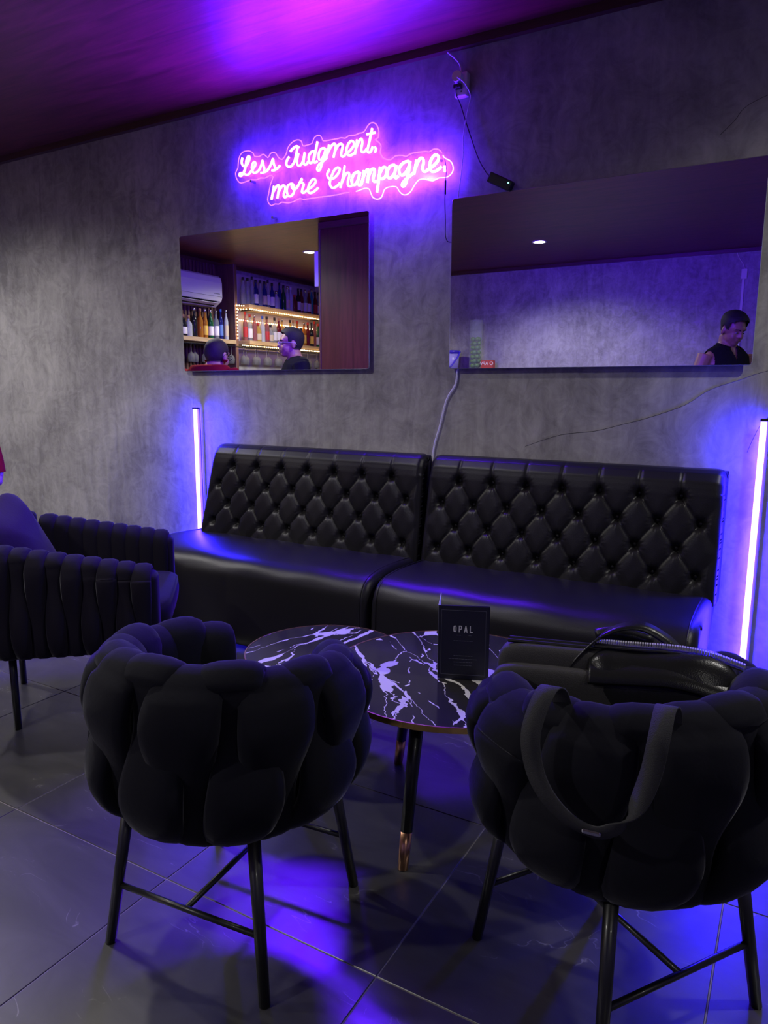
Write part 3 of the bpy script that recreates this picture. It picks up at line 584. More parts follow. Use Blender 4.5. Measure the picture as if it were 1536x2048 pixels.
# ------------------------------------------------------------------ round marble tables
def table(label, c, r, z, foot_r, angs, rot):
    t = thing('coffee_table', label, 'table', (c[0], c[1], 0), rot, group='round marble coffee tables')
    top = obj('table_top', lathe(B(), [(0, z-0.012), (r-0.004, z-0.012), (r-0.002, z), (r-0.004, z+0.0), (0, z+0.0)], 72), M_MARBLE, t)
    obj('rim', lathe(B(), [(r-0.002, z-0.014), (r+0.002, z-0.014), (r+0.002, z+0.001), (r-0.002, z+0.001), (r-0.002, z-0.014)], 72), M_GOLD, t)
    obj('underframe', lathe(B(), [(0, z-0.03), (r*0.55, z-0.03), (r*0.6, z-0.012), (0, z-0.012)], 40), M_BLACK, t)
    for a in angs:
        ca, sa = math.cos(math.radians(a)-rot), math.sin(math.radians(a)-rot)
        tp, ft = Vector((ca*r*0.62, sa*r*0.62, z-0.025)), Vector((ca*foot_r, sa*foot_r, 0.0))
        md = ft.lerp(tp, 0.235)
        leg = obj('leg', sweep(B(), [tp, md], [0.0185, 0.0155], None, 16), M_BLACK, t, smooth=True)
        obj('leg_tip', sweep(B(), [md, ft], [0.0155, 0.0135], None, 16), M_COPPER, leg, smooth=True)
    return t
table('wide round black marble coffee table with brass rim holding the menu', (-0.784, 1.747), 0.343, 0.42, 0.295, (-88, 148, 30), 0.0)
table('smaller lower round black marble table tucked under the larger one', (-1.276, 1.837), 0.252, 0.36, 0.2, (110, 200, 290), 2.2)

# ------------------------------------------------------------------ menu card
M_CARD = mat('menu_card', (0.012, 0.012, 0.028), 0.45); M_PRINT = mat('menu_print', (0.8, 0.8, 0.82), 0.6); M_LINE = mat('menu_line', (0.12, 0.12, 0.16), 0.6); M_PAPER = mat('card_edge', (0.55, 0.55, 0.6), 0.6)
mang = math.atan2(1.737-1.685, -0.667+0.796)
mn = thing('menu_card', 'folded dark menu card lettered OPAL standing on the marble table', 'menu', (-0.796, 1.685, 0.4212), mang)
MW, MH = 0.135, 0.205
pa = obj('front_panel', box(B(), (MW/2, 0, MH/2), (MW, 0.0012, MH)), M_CARD, mn)
c2, s2 = math.cos(math.radians(112)-mang), math.sin(math.radians(112)-mang)
obj('side_panel', box(B(), (c2*0.06, s2*0.06, MH/2), (0.12, 0.0012, MH), rotz=math.radians(112)-mang), M_PAPER, mn)
obj('inner_panel', box(B(), (MW/2+0.002, 0.006, MH/2), (MW, 0.0012, MH-0.0005), rotz=0.06), M_CARD, mn)
bm = B()
for x0, x1, z0, z1 in [(0.008, MW-0.008, 0.012, 0.0128), (0.008, MW-0.008, MH-0.0128, MH-0.012), (0.008, 0.0088, 0.012, MH-0.012), (MW-0.0088, MW-0.008, 0.012, MH-0.012)]:
    box(bm, ((x0+x1)/2, -0.0008, (z0+z1)/2), (x1-x0, 0.0004, z1-z0))
tag(obj('border_line', bm, M_LINE, pa), 'thin printed border line')
bm = B()   # condensed capitals built from strokes
LH, LW, ST = 0.0185, 0.0085, 0.0026
def bar(x0, z0, x1, z1, st=ST):
    v = Vector((x1-x0, 0, z1-z0)); L_ = v.length; a_ = math.atan2(v.z, v.x)
    box(bm, ((x0+x1)/2, -0.0009, (z0+z1)/2), (L_, 0.0004, st), rot=Matrix.Rotation(-a_, 3, 'Y'))
lx = MW/2-0.027; lz = 0.132
def O(x):
    P = []
    for k in range(20):
        a_ = 2*PI*k/20; P.append(Vector((x+LW/2+(LW/2-ST/2)*math.copysign(abs(math.cos(a_))**0.6, math.cos(a_)), -0.0009, lz+LH/2+(LH/2-ST/2)*math.copysign(abs(math.sin(a_))**0.6, math.sin(a_)))))
    sweep(bm, P, 0.0002, ST/2, 4, up=Vector((0, 0, 0)), closed=True) if False else [bar(P[k].x, P[k].z, P[(k+1) % 20].x, P[(k+1) % 20].z) for k in range(20)]
O(lx)
x = lx+0.0145; bar(x+ST/2, lz, x+ST/2, lz+LH); bar(x, lz+LH-ST/2, x+LW*0.7, lz+LH-ST/2); bar(x, lz+LH*0.45, x+LW*0.7, lz+LH*0.45)
pp = [(x+LW*0.65, lz+LH-ST/2), (x+LW-ST/2, lz+LH*0.88), (x+LW-ST/2, lz+LH*0.56), (x+LW*0.65, lz+LH*0.45)]
for (a0, b0), (a1, b1) in zip(pp, pp[1:]): bar(a0, b0, a1, b1)
x = lx+0.029; bar(x+ST*0.3, lz, x+LW*0.5, lz+LH); bar(x+LW-ST*0.3, lz, x+LW*0.5, lz+LH); bar(x+LW*0.25, lz+LH*0.28, x+LW*0.75, lz+LH*0.28, 0.002)
x = lx+0.0435; bar(x+ST/2, lz, x+ST/2, lz+LH); bar(x, lz+ST/2, x+LW*0.95, lz+ST/2)
tag(obj('lettering', bm, M_PRINT, pa), 'pale printed word OPAL')
bm = B()
for xc, zc, wd in [(0.055, 0.1235, 0.012), (0.085, 0.1235, 0.008), (0.0675, 0.108, 0.052), (0.0675, 0.066, 0.05), (0.0675, 0.057, 0.076), (0.0675, 0.048, 0.05), (0.0675, 0.039, 0.048)]:
    k = 0
    while k < wd:
        l_ = min(0.004+0.006*rnd.random(), wd-k); box(bm, (xc-wd/2+k+l_/2, -0.0008, zc), (l_, 0.0003, 0.0011)); k += l_+0.0014
tag(obj('small_print', bm, M_LINE, pa), 'faint rows of small print')

# ------------------------------------------------------------------ woven strip chairs
def strip(P, nrm, tan, prof, hw, th, up_out, slant, seg=12, amp=0.017):
    """puffy upholstery strip: prof = [(radial, z)], hw half width, th half thickness"""
    pts = smooth_path([Vector((r, 0, z)) for r, z in prof], 5); n = len(pts)
    zs = [p.z for p in pts]; z0, z1 = min(zs), max(zs)
    bm = B(); rings = []; itop = zs.index(z1)
    for i, p in enumerate(pts):
        t = pts[min(i+1, n-1)] - pts[max(i-1, 0)]; t.normalize()
        ndir = Vector((t.z, 0, -t.x))           # outward in the radial plane
        if ndir.length < 1e-6: ndir = Vector((1, 0, 0))
        f = (p.z-z0)/(z1-z0)
        outer = i <= itop
        wv = math.sin((f-0.02)*2*PI)*(-up_out)   # + lower, - upper
        off = -wv*amp if outer else 0.0
        if f > 0.93 or not outer: off *= 0.2
        w = hw*(1.0 + (0.20*(-wv) if outer else 0.05)) * (0.9+0.1*f)
        if i < 3: w *= 0.8+0.07*i
        sh = slant*math.sin(PI*min(1, f*1.05)) if outer else 0.0
        c = P + nrm*(p.x+off) + Vector((0, 0, p.z)) + tan*sh
        nn = nrm*ndir.x + Vector((0, 0, ndir.z))
        ring = []
        for k in range(seg):
            a_ = 2*PI*k/seg; ca, sa = math.cos(a_), math.sin(a_)
            ca = math.copysign(abs(ca)**0.8, ca); sa = math.copysign(abs(sa)**0.9, sa)
            ring.append(bm.verts.new(c + tan*(w*ca) + nn*(th*sa)))
        rings.append(ring)
    for a_, b_ in zip(rings, rings[1:]):
        for k in range(seg): bm.faces.new((a_[k], a_[(k+1) % seg], b_[(k+1) % seg], b_[k]))
    bm.faces.new(rings[0][::-1]); bm.faces.new(rings[-1])
    return bm
def rod(bm, a, b, r0, r1=None, seg=10): return sweep(bm, [a, b], [r0, r1 if r1 else r0], None, seg)
def legs4(t, fx, fy, tx, ty, zt, r0, r1, m):
    for sx in (-1, 1):
        for sy in (-1, 1):
            obj('leg', rod(B(), (sx*fx, sy*fy, 0.0), (sx*tx, sy*ty, zt), r1, r0, 12), m, t, smooth=True)
def tub_chair(label, c, rot):
    t = thing('tub_chair', label, 'chair', (c[0], c[1], 0), rot, group='woven velvet tub chairs')
    n = 15; A0 = math.radians(128)
    for i in range(n):
        a_ = -A0 + 2*A0*i/(n-1)
        d = Vector((math.sin(a_), -math.cos(a_), 0)); tn = Vector((math.cos(a_), math.sin(a_), 0))
        q = abs(a_)/A0
        zt = 0.702 - 0.066*q**1.5 + (0.005 if i % 2 else -0.003) + 0.004*math.sin(i*2.3)
        ins = 0.0
        zt -= 0.03; prof = [(0.17, 0.342), (0.215, 0.344), (0.25, 0.378), (0.266, 0.45), (0.266, 0.55), (0.262, zt-0.06), (0.252, zt-0.02), (0.228, zt), (0.200, zt-0.025), (0.193, zt-0.09), (0.193, 0.52), (0.19, 0.44)]
        obj('woven_strip', strip(Vector((0, 0, 0)), d, tn, prof, 0.066, 0.026, 1 if i % 2 else -1, (0.024 if i % 2 else -0.010), 14), M_VELVET, t, smooth=True)
    # inner shell
    P = []
    for k in range(41):
        a_ = -A0*0.98 + 2*A0*0.98*k/40; d = Vector((math.sin(a_), -math.cos(a_), 0)); zt = 0.65-0.066*(abs(a_)/A0)**1.5
        P.append([d*0.235+Vector((0, 0, 0.35)), d*0.25+Vector((0, 0, 0.5)), d*0.243+Vector((0, 0, zt-.02)), d*0.21+Vector((0, 0, zt-.02)), d*0.205+Vector((0, 0, 0.4))])
    bm = B(); V = grid(bm, P); bm.faces.new(V[0]); bm.faces.new(V[-1][::-1]); obj('shell', bm, M_VELVET, t, smooth=False)
    obj('seat_base', lathe(B(), [(0, 0.32), (0.2, 0.32), (0.235, 0.335), (0.24, 0.37), (0, 0.37)], 36), M_VELVET, t, smooth=False)
    def sf(p): p.y = p.y*1.06+0.02; return p
    bm = superball(B(), (0, 0.01, 0.405), (0.225, 0.225, 0.045), 0.55, 32, 12, fn=sf); obj('seat_cushion', bm, M_VELVET, t, smooth=True)
    legs4(t, 0.2, 0.193, 0.158, 0.155, 0.335, 0.0135, 0.0115, M_BLACK)
    zz = 0.135; fx = 0.2-0.042*zz/0.335; fy = 0.193-0.038*zz/0.335
    for sy in (-1, 1): obj('stretcher', rod(B(), (-fx, sy*fy, zz), (fx, sy*fy, zz), 0.0065), M_BLACK, t, smooth=True)
    obj('cross_bar', rod(B(), (0, -fy, zz), (0, fy, zz), 0.0065), M_BLACK, t, smooth=True)
    return t
tub_chair('woven dark velvet tub chair on the left, its seat empty', (-1.030, 1.128), math.radians(5.4))
CH2 = (-0.249, 1.385); ROT2 = math.radians(55.3)
tub_chair('woven dark velvet tub chair on the right with two bags on it', CH2, ROT2)

def armchair(label, A, Bc, zf, zb):
    A = Vector((A[0], A[1], 0)); Bv = Vector((Bc[0], Bc[1], 0)); ac = (Bv-A); wid = ac.length
    rot = math.atan2(ac.y, ac.x) - PI/2      # local +x = facing, +y = to the far arm
    c = (A+Bv)/2
    fx = Vector((math.cos(rot), math.sin(rot), 0)); c = c - fx*0.30
    t = thing('channel_armchair', label, 'chair', (c.x, c.y, 0), rot)
    hw = wid/2; dep = 0.60; rb = 0.16
    path = []
    step = 0.054
    nA = 9
    for k in range(nA): path.append((Vector((0.27-k*step, -hw, 0)), Vector((0, -1, 0))))
    cx = 0.27-(nA-1)*step-0.03
    for k in range(1, 5):
        a_ = PI/2*k/5; path.append((Vector((cx-rb*math.sin(a_), -hw+rb-rb*math.cos(a_), 0)), Vector((-math.sin(a_), -math.cos(a_), 0))))
    nb = 6; span = 2*hw-2*rb
    for k in range(nb+1): path.append((Vector((cx-rb, -hw+rb+span*k/nb, 0)), Vector((-1, 0, 0))))
    for k in range(4, 0, -1):
        a_ = PI/2*k/5; path.append((Vector((cx-rb*math.sin(a_), hw-rb+rb*math.cos(a_), 0)), Vector((-math.sin(a_), math.cos(a_), 0))))
    for k in range(nA-1, -1, -1): path.append((Vector((0.27-k*step, hw, 0)), Vector((0, 1, 0))))
    for i, (p, nn) in enumerate(path):
        tn = Vector((-nn.y, nn.x, 0)); f = (0.27-p.x)/0.6
        zt = zf + (zb-zf)*min(1, max(0, f)*1.1)
        prof = [(0.0, 0.315), (0.03, 0.33), (0.05, 0.38), (0.052, 0.46), (0.05, 0.56), (0.046, zt-0.045), (0.034, zt-0.012), (0.0, zt), (-0.034, zt-0.012), (-0.046, zt-0.05), (-0.046, 0.46), (-0.044, 0.4)]
        bm = strip(p, nn, tn, prof, 0.0315, 0.014, 0.35 if i % 2 else -0.35, 0.0, 10)
        obj('channel_strip', bm, M_VELVET2, t, smooth=True)
    for sy in (-1, 1):
        bm = B(); box(bm, (0.295, sy*hw, (0.33+zf-0.015)/2), (0.05, 0.098, zf-0.015-0.33), 0.022, 3); obj('arm_front', bm, M_VELVET2, t, smooth=True)
        bm = B(); box(bm, (0.02, sy*hw, 0.46), (0.55, 0.06, 0.26)); obj('arm_core', bm, M_VELVET2, t)
    bm = B(); box(bm, (cx-rb, 0, 0.48), (0.06, span, 0.3)); obj('back_core', bm, M_VELVET2, t)
    bm = superball(B(), (0.02, 0, 0.405), (0.33, hw-0.045, 0.055), 0.3, 32, 12); obj('seat_cushion', bm, M_VELVET2, t, smooth=True)
    obj('base_frame', box(B(), (-0.04, 0, 0.315), (0.62, 2*hw+0.02, 0.022), 0.008, 2), M_BLACK, t)
    for x, y in ((-0.195, -0.183), (0.2, -0.21), (0.2, 0.21), (-0.29, 0.25)):
        obj('leg', rod(B(), (x, y, 0), (x, y, 0.305), 0.0125, 0.013, 12), M_BLACK, t, smooth=True)
    return t, c, rot, hw, cx-rb
AC, acc, arot, ahw, abx = armchair('dark channel-tufted armchair at the left edge holding a cushion', (-1.86, 1.665), (-2.27, 2.13), 0.60, 0.70)
# loose cushion leaning on the armchair back
def pillow_fn(p):
    k = max(abs(p.x)/0.2, abs(p.y)/0.2); p.z *= (1-0.75*k**3); s_ = 1+0.10*(abs(p.x)/0.2)*(abs(p.y)/0.2); p.x *= s_; p.y *= s_; return p
Mp = Matrix.Rotation(arot, 3, 'Z') @ Matrix.Rotation(math.radians(68), 3, 'Y') @ Matrix.Rotation(0.25, 3, 'Z')
bm = superball(B(), (0, 0, 0), (0.2, 0.2, 0.075), 0.55, 40, 20, M=Mp, fn=pillow_fn)
pc = acc + Matrix.Rotation(arot, 3, 'Z') @ Vector((abx+0.155, 0.07, 0))
tag(obj('cushion', bm, M_PILLOW, None, loc=(pc.x, pc.y, 0.588), smooth=True), 'plum velvet scatter cushion leaning in the channel-tufted armchair', 'cushion')

# ------------------------------------------------------------------ bags on the right tub chair
bg = thing('briefcase', 'soft black canvas briefcase lying left of the leather handbag', 'bag', (-0.36, 1.40, 0.455))
ba = math.radians(14)
Rb = Matrix.Rotation(ba, 3, 'Z') @ Matrix.Rotation(math.radians(-10), 3, 'X')
obj('main_pocket', superball(B(), (0.0, 0.0, 0.11), (0.15, 0.045, 0.115), 0.28, 40, 20, M=Rb), M_CANVAS, bg, smooth=True)
obj('front_pocket', superball(B(), (-0.002, -0.052, 0.095), (0.142, 0.028, 0.10), 0.32, 40, 20, M=Rb), M_CANVAS, bg, smooth=True)
for dy in (-0.025, 0.012):
    pts = [Rb @ Vector((x, dy, 0.116)) + Vector((0, 0, 0.11)) for x in (-0.13, -0.06, 0, 0.06, 0.13)]
    obj('zip_seam', sweep(B(), pts, 0.004, None, 6), M_BPLASTIC, bg)
def ribbon(bm, pts, width, thick, side):
    """flat strap: side = list of width directions or one vector"""
    pts = smooth_path([Vector(p) for p in pts], 6); n = len(pts); rows = []
    for i, p in enumerate(pts):
        t = (pts[min(i+1, n-1)]-pts[max(i-1, 0)]).normalized()
        s_ = side(i/(n-1)) if callable(side) else side
        s_ = (s_ - t*s_.dot(t)).normalized(); q = t.cross(s_)
        rows.append([p+s_*width/2+q*thick/2, p-s_*width/2+q*thick/2, p-s_*width/2-q*thick/2, p+s_*width/2-q*thick/2])
    V = grid(bm, rows, wrap=True); bm.faces.new(V[0]); bm.faces.new(V[-1][::-1]); return bm
hb = thing('leather_handbag', 'black leather handbag with a silver zip and long strap', 'bag', (-0.19, 1.43, 0.455))
hr = math.radians(8)
Rh = Matrix.Rotation(hr, 3, 'Z')
def bag_fn(p):
    if p.z > 0.04: p.y *= 1-0.35*(p.z-0.04)/0.09; p.z += 0.010*math.sin(p.x*22) - 0.14*p.x*0.35
    p.y += 0.004*math.sin(p.x*40+p.z*30); return p
obj('bag_body', superball(B(), (0, 0, 0.115), (0.145, 0.07, 0.125), 0.42, 44, 24, M=Rh, fn=bag_fn), M_LEATHER2, hb, smooth=True)
def zip_pt(x): return Rh @ Vector((x, -0.006, 0)) + Vector((0, 0, 0.243 - 0.30*x*x*2.2 - 0.045*x + 0.004*math.sin(x*22)))
obj('flap', ribbon(B(), [zip_pt(x)+Rh @ Vector((0, -0.046, -0.030-abs(x)*0.06)) for x in (-0.135, -0.09, -0.04, 0.01, 0.06, 0.11, 0.15)], 0.06, 0.006, Rh @ Vector((0, 0.8, 0.5))), M_LEATHER2, hb, smooth=True)
zb = B()
for k in range(60):
    x = -0.125+0.265*k/59; p = zip_pt(x)
    box(zb, p+Vector((0, -0.002, 0.009)), (0.003, 0.010, 0.006), rotz=hr)
zo = obj('zip_teeth', zb, mat('zip_silver', (0.8, 0.78, 0.74), 0.35, 0.6), hb); zo['kind'] = 'stuff'
obj('zip_tape', ribbon(B(), [zip_pt(-0.13+0.27*k/8) for k in range(9)], 0.022, 0.003, Rh @ Vector((0, 1, 0))), M_CANVAS, hb)
hp = [(-0.175, -0.045, 0.14), (-0.165, -0.05, 0.19), (-0.135, -0.03, 0.235), (-0.10, 0.0, 0.265), (-0.05, 0.02, 0.275), (-0.005, 0.03, 0.255), (0.03, 0.035, 0.225)]
hd = obj('carry_handle', ribbon(B(), hp, 0.026, 0.004, lambda f: Vector((0.35, 1, 0.3))), M_LEATHER2, hb, smooth=True)
obj('handle_roll', sweep(B(), smooth_path([(-0.14, 0.04, 0.235), (-0.10, 0.045, 0.245), (-0.03, 0.055, 0.235)], 4), 0.014, None, 10), M_LEATHER2, hb, smooth=True)
# long strap draped over the chair back
lo_ = Vector((-0.19, 1.43, 0.455))
stp = [(-0.30, 1.215, 0.56), (-0.305, 1.17, 0.625), (-0.312, 1.135, 0.695), (-0.318, 1.085, 0.714), (-0.328, 1.045, 0.660), (-0.319, 1.037, 0.605), (-0.295, 1.032, 0.565), (-0.258, 1.03, 0.537), (-0.220, 1.030, 0.528), (-0.196, 1.031, 0.537), (-0.176, 1.034, 0.558), (-0.158, 1.039, 0.592), (-0.145, 1.045, 0.640), (-0.139, 1.056, 0.692), (-0.138, 1.095, 0.722), (-0.135, 1.14, 0.698), (-0.135, 1.18, 0.625), (-0.135, 1.22, 0.57)]
def sside(f):
    K = [(0.0, (1, 0.12, 0)), (0.24, (1, 0.1, 0.0)), (0.36, (0.85, -0.2, 0.45)), (0.46, (0.25, -0.45, 0.85)), (0.54, (-0.05, -0.45, 0.9)), (0.62, (0.6, -0.3, 0.65)), (0.72, (0.95, -0.1, 0.2)), (0.8, (1, 0.12, 0)), (1.0, (1, 0.12, 0))]
    for (f0, v0), (f1, v1) in zip(K, K[1:]):
        if f <= f1: return Vector(v0).lerp(Vector(v1), (f-f0)/(f1-f0)).normalized()
    return Vector(K[-1][1])
obj('shoulder_strap', ribbon(B(), [Vector(p)-lo_ for p in stp], 0.031, 0.003, sside), M_FABRIC, hb, smooth=True)
obj('strap_buckle', box(B(), Vector((-0.222, 1.026, 0.528))-lo_, (0.028, 0.005, 0.008), 0.002, 1, rotz=0.1), M_STEEL, hb)

# ================================================================== the bar side of the room, seen in the mirrors
# wood-clad column
col = thing('wood_column', 'dark red wood-clad column reflected at the right of the small mirror', 'column', (-3.33, 0.36, 0))
obj('cladding', box(B(), (0, 0, ZC/2-0.001), (0.87, 0.30, ZC-0.004), 0.004, 1), M_PANEL, col)
obj('corner_strip', box(B(), (-0.443, 0.146, ZC/2-0.002), (0.022, 0.022, ZC-0.006), 0.004, 1), M_TRIM, col)
obj('top_moulding', box(B(), (0, 0.165, ZC-0.03), (0.87, 0.03, 0.055), 0.004, 1), M_TRIM, col)
wb = thing('wall_speaker', 'white box speaker mounted on the edge of the wood column', 'speaker', (-3.815, 0.42, 2.10))
obj('speaker_case', box(B(), (0, 0, 0.15), (0.075, 0.12, 0.30), 0.006, 2), mat('speaker_white', (0.8, 0.8, 0.82), 0.35), wb)
obj('bracket', box(B(), (0.036, -0.07, 0.15), (0.02, 0.03, 0.06)), M_STEEL, wb)

# slatted bar wall
sl = thing('slat_panel', 'vertical wooden slat panel behind the air conditioner on the bar wall', 'wall panel', (XL, 0.0, 0))
obj('backing_board', box(B(), (0.006, 0.35, 1.3), (0.008, 1.72, 2.58)), M_BPLASTIC, sl)
_s = None
for k in range(33):
    y = -0.48 + k*0.052
    if _s is None: o = obj('slat', box(B(), (0.024, 0, 1.3), (0.028, 0.030, 2.58), 0.002, 1), M_SLAT, sl); _s = o.data
    else: o = obj('slat', _s, None, sl)
    o.location = (0, y, 0)
post = tag(obj('bar_post', box(B(), (-5.80, -0.545, 1.294), (0.28, 0.05, 2.585), 0.004, 1), M_SLAT), 'upright wooden post where the slat panel meets the bottle shelves', 'post')
bp_ = obj('trim_4', box(B(), (XL+0.008, -1.54, 1.55), (0.012, 1.9, 2.0)), mat('bar_back_gloss', (0.5, 0.49, 0.48), 0.22)); bp_['kind'] = 'structure'

def shelf(label, y0, y1, zt, th=0.045):
    t = thing('bottle_shelf', label, 'shelf', (-5.78, (y0+y1)/2, zt-th))
    obj('board', box(B(), (0.006, 0, th/2), (0.266, abs(y1-y0), th), 0.003, 1), M_SHELF, t)
    for y in (y0+0.15, y1-0.15):
        s_ = y-(y0+y1)/2
        obj('bracket', box(B(), (-0.01, s_, -0.006), (0.2, 0.02, 0.012)), M_BLACK, t)
    return t
shelf('upper wooden bottle shelf edged with fairy lights', -2.44, -0.75, 2.172)
shelf('lower wooden bottle shelf at the right of the bar, above hanging glasses', -2.44, -0.75, 1.762)
shelf('lower wooden bottle shelf under the air conditioner', -0.515, 1.15, 1.748)
M_BULB = emis('fairy_bulb', (1.0, 0.62, 0.26), 20.0)
def fairy(label, pts, gap=0.036):
    t = thing('fairy_lights', label, 'string light', pts[0])
    p0 = Vector(pts[0]); P = [Vector(p)-p0 for p in pts]
    obj('wire', sweep(B(), P, 0.0015, None, 4), M_BPLASTIC, t)
    bm = B(); 
    for a_, b_ in zip(P, P[1:]):
        L_ = (b_-a_).length; m_ = max(1, int(L_/gap))
        for k in range(m_): ball(bm, a_.lerp(b_, k/m_)+Vector((0.004, 0.0015*rnd.uniform(-1, 1), -0.004)), (0.0055, 0.0055, 0.0055), 5, 4)
    o = obj('bulbs', bm, M_BULB, t); o['kind'] = 'stuff'; return t
fairy('warm fairy lights along the front edge of the upper bottle shelf', [(-5.632, -0.745, 2.118), (-5.632, -2.42, 2.118)])
fairy('warm fairy lights at the left end of the upper bottle shelf', [(-5.92, -0.735, 2.118), (-5.64, -0.735, 2.118)])
fairy('warm fairy lights climbing the wooden post of the bar', [(-5.652, -0.545, 1.78), (-5.652, -0.545, 2.14), (-5.652, -0.70, 2.15)])
fairy('warm fairy lights under the lower bottle shelf', [(-5.632, -0.60, 1.702), (-5.632, -2.42, 1.702)])
fairy('warm fairy lights on the wall behind the lower bottles', [(-5.91, -0.80, 2.02), (-5.91, -2.42, 2.02)])

# air conditioner
acu = thing('air_conditioner', 'white split air conditioner on the slat wall of the bar', 'air conditioner', (-5.90, 0.06, 2.10))
prof = [(0.0, 0.33), (0.17, 0.33), (0.20, 0.31), (0.215, 0.25), (0.215, 0.10), (0.20, 0.06), (0.11, 0.0), (0.0, 0.0)]
def ext(prof, y0, y1, bevel=0.0):
    bm = B(); a_ = [bm.verts.new((x, y0, z)) for x, z in prof]; b_ = [bm.verts.new((x, y1, z)) for x, z in prof]
    m_ = len(prof)
    for k in range(m_): bm.faces.new((a_[k], a_[(k+1) % m_], b_[(k+1) % m_], b_[k]))
    bm.faces.new(a_[::-1]); bm.faces.new(b_)
    if bevel: bmesh.ops.bevel(bm, geom=[e for e in bm.edges if abs(e.verts[0].co.y-e.verts[1].co.y) < 1e-5], offset=bevel, segments=3, affect='EDGES')
    return bm
obj('body', ext(prof, -0.42, 0.42, 0.012), M_WPLASTIC, acu)
obj('air_outlet', box(B(), (0.163, 0, 0.036), (0.075, 0.70, 0.012), rot=Matrix.Rotation(math.radians(-34), 3, 'Y')), M_BPLASTIC, acu)
obj('louvre', box(B(), (0.178, 0, 0.030), (0.05, 0.70, 0.005), rot=Matrix.Rotation(math.radians(-20), 3, 'Y')), M_WPLASTIC, acu)
obj('front_seam', box(B(), (0.216, 0, 0.105), (0.002, 0.83, 0.003)), M_BPLASTIC, acu)
obj('logo_print', box(B(), (0.2162, -0.32, 0.135), (0.001, 0.10, 0.008)), mat('logo_grey', (0.2, 0.2, 0.22), 0.5), acu)
bm = B()
for k in range(14): box(bm, (0.08, -0.36+k*0.055, 0.331), (0.12, 0.04, 0.003))
g = obj('intake_grille', bm, M_BPLASTIC, acu); g['kind'] = 'stuff'

# ------------------------------------------------------------------ bottles
def glassy(name, col, f):
    m, nt, b = new_mat(name); b.inputs['Base Color'].default_value = (*col, 1); b.inputs['Roughness'].default_value = 0.06
    tr = N(nt, 'ShaderNodeBsdfTransparent'); tr.inputs[0].default_value = (*[min(1, c_*1.1+0.1) for c_ in col], 1); mx = N(nt, 'ShaderNodeMixShader'); mx.inputs[0].default_value = f
    nt.links.new(tr.outputs[0], mx.inputs[1]); nt.links.new(b.outputs[0], mx.inputs[2]); nt.links.new(mx.outputs[0], nt.nodes['Material Output'].inputs[0]); return m
GL = {'clear': glassy('glass_clear', (0.6, 0.65, 0.66), 0.25), 'amber': glassy('glass_amber', (0.55, 0.22, 0.03), 0.6), 'green': glassy('glass_green', (0.012, 0.10, 0.035), 0.85), 'dark blue': glassy('glass_blue', (0.015, 0.02, 0.16), 0.85),
      'black': glassy('glass_black', (0.012, 0.012, 0.014), 1.0), 'red': glassy('glass_red', (0.16, 0.012, 0.02), 0.8), 'teal': glassy('glass_teal', (0.02, 0.30, 0.34), 0.9), 'frosted': glassy('glass_frost', (0.55, 0.58, 0.6), 0.75), 'pink': glassy('glass_pink', (0.45, 0.18, 0.17), 0.5), 'golden': glassy('glass_gold', (0.62, 0.42, 0.10), 0.65)}
LB = {'white': mat('label_white', (0.75, 0.73, 0.68), 0.6), 'yellow': mat('label_yellow', (0.75, 0.5, 0.06), 0.6), 'cream': mat('label_cream', (0.6, 0.5, 0.33), 0.6), 'red': mat('label_red', (0.5, 0.03, 0.03), 0.6), 'blue': mat('label_blue', (0.1, 0.2, 0.5), 0.6), 'black': M_BPLASTIC}
CP = {'black': M_BPLASTIC, 'silver': M_STEEL, 'red': mat('cap_red', (0.5, 0.03, 0.02), 0.4), 'blue': mat('cap_blue', (0.04, 0.12, 0.5), 0.4), 'cork': mat('cap_cork', (0.4, 0.22, 0.1), 0.7), 'white': M_WPLASTIC}
BK = {'tall': [(0, 0), (0.036, 0), (0.038, 0.006), (0.038, 0.175), (0.032, 0.20), (0.015, 0.23), (0.0135, 0.285), (0.0155, 0.288), (0.0155, 0.298), (0, 0.298)],
      'squat': [(0, 0), (0.045, 0), (0.047, 0.008), (0.047, 0.12), (0.040, 0.145), (0.017, 0.165), (0.015, 0.205), (0.017, 0.208), (0.017, 0.215), (0, 0.215)],
      'slim': [(0, 0), (0.030, 0), (0.031, 0.005), (0.030, 0.20), (0.022, 0.235), (0.013, 0.26), (0.012, 0.31), (0.014, 0.312), (0.014, 0.322), (0, 0.322)],
      'wine': [(0, 0), (0.036, 0), (0.037, 0.006), (0.037, 0.165), (0.028, 0.205), (0.015, 0.232), (0.0135, 0.29), (0.0155, 0.292), (0.0155, 0.30), (0, 0.30)]}
_bm = {}
SHNM = {'up': 'upper bar shelf', 'lo': 'lower bar shelf above the hanging glasses', 'le': 'bar shelf under the air conditioner'}
ORD = ['first', 'second', 'third', 'fourth', 'fifth', 'sixth', 'seventh', 'eighth', 'ninth', 'tenth', 'eleventh', 'twelfth', 'thirteenth', 'fourteenth', 'fifteenth', 'sixteenth', 'seventeenth', 'eighteenth', 'nineteenth', 'twentieth', '21st', '22nd', '23rd', '24th']
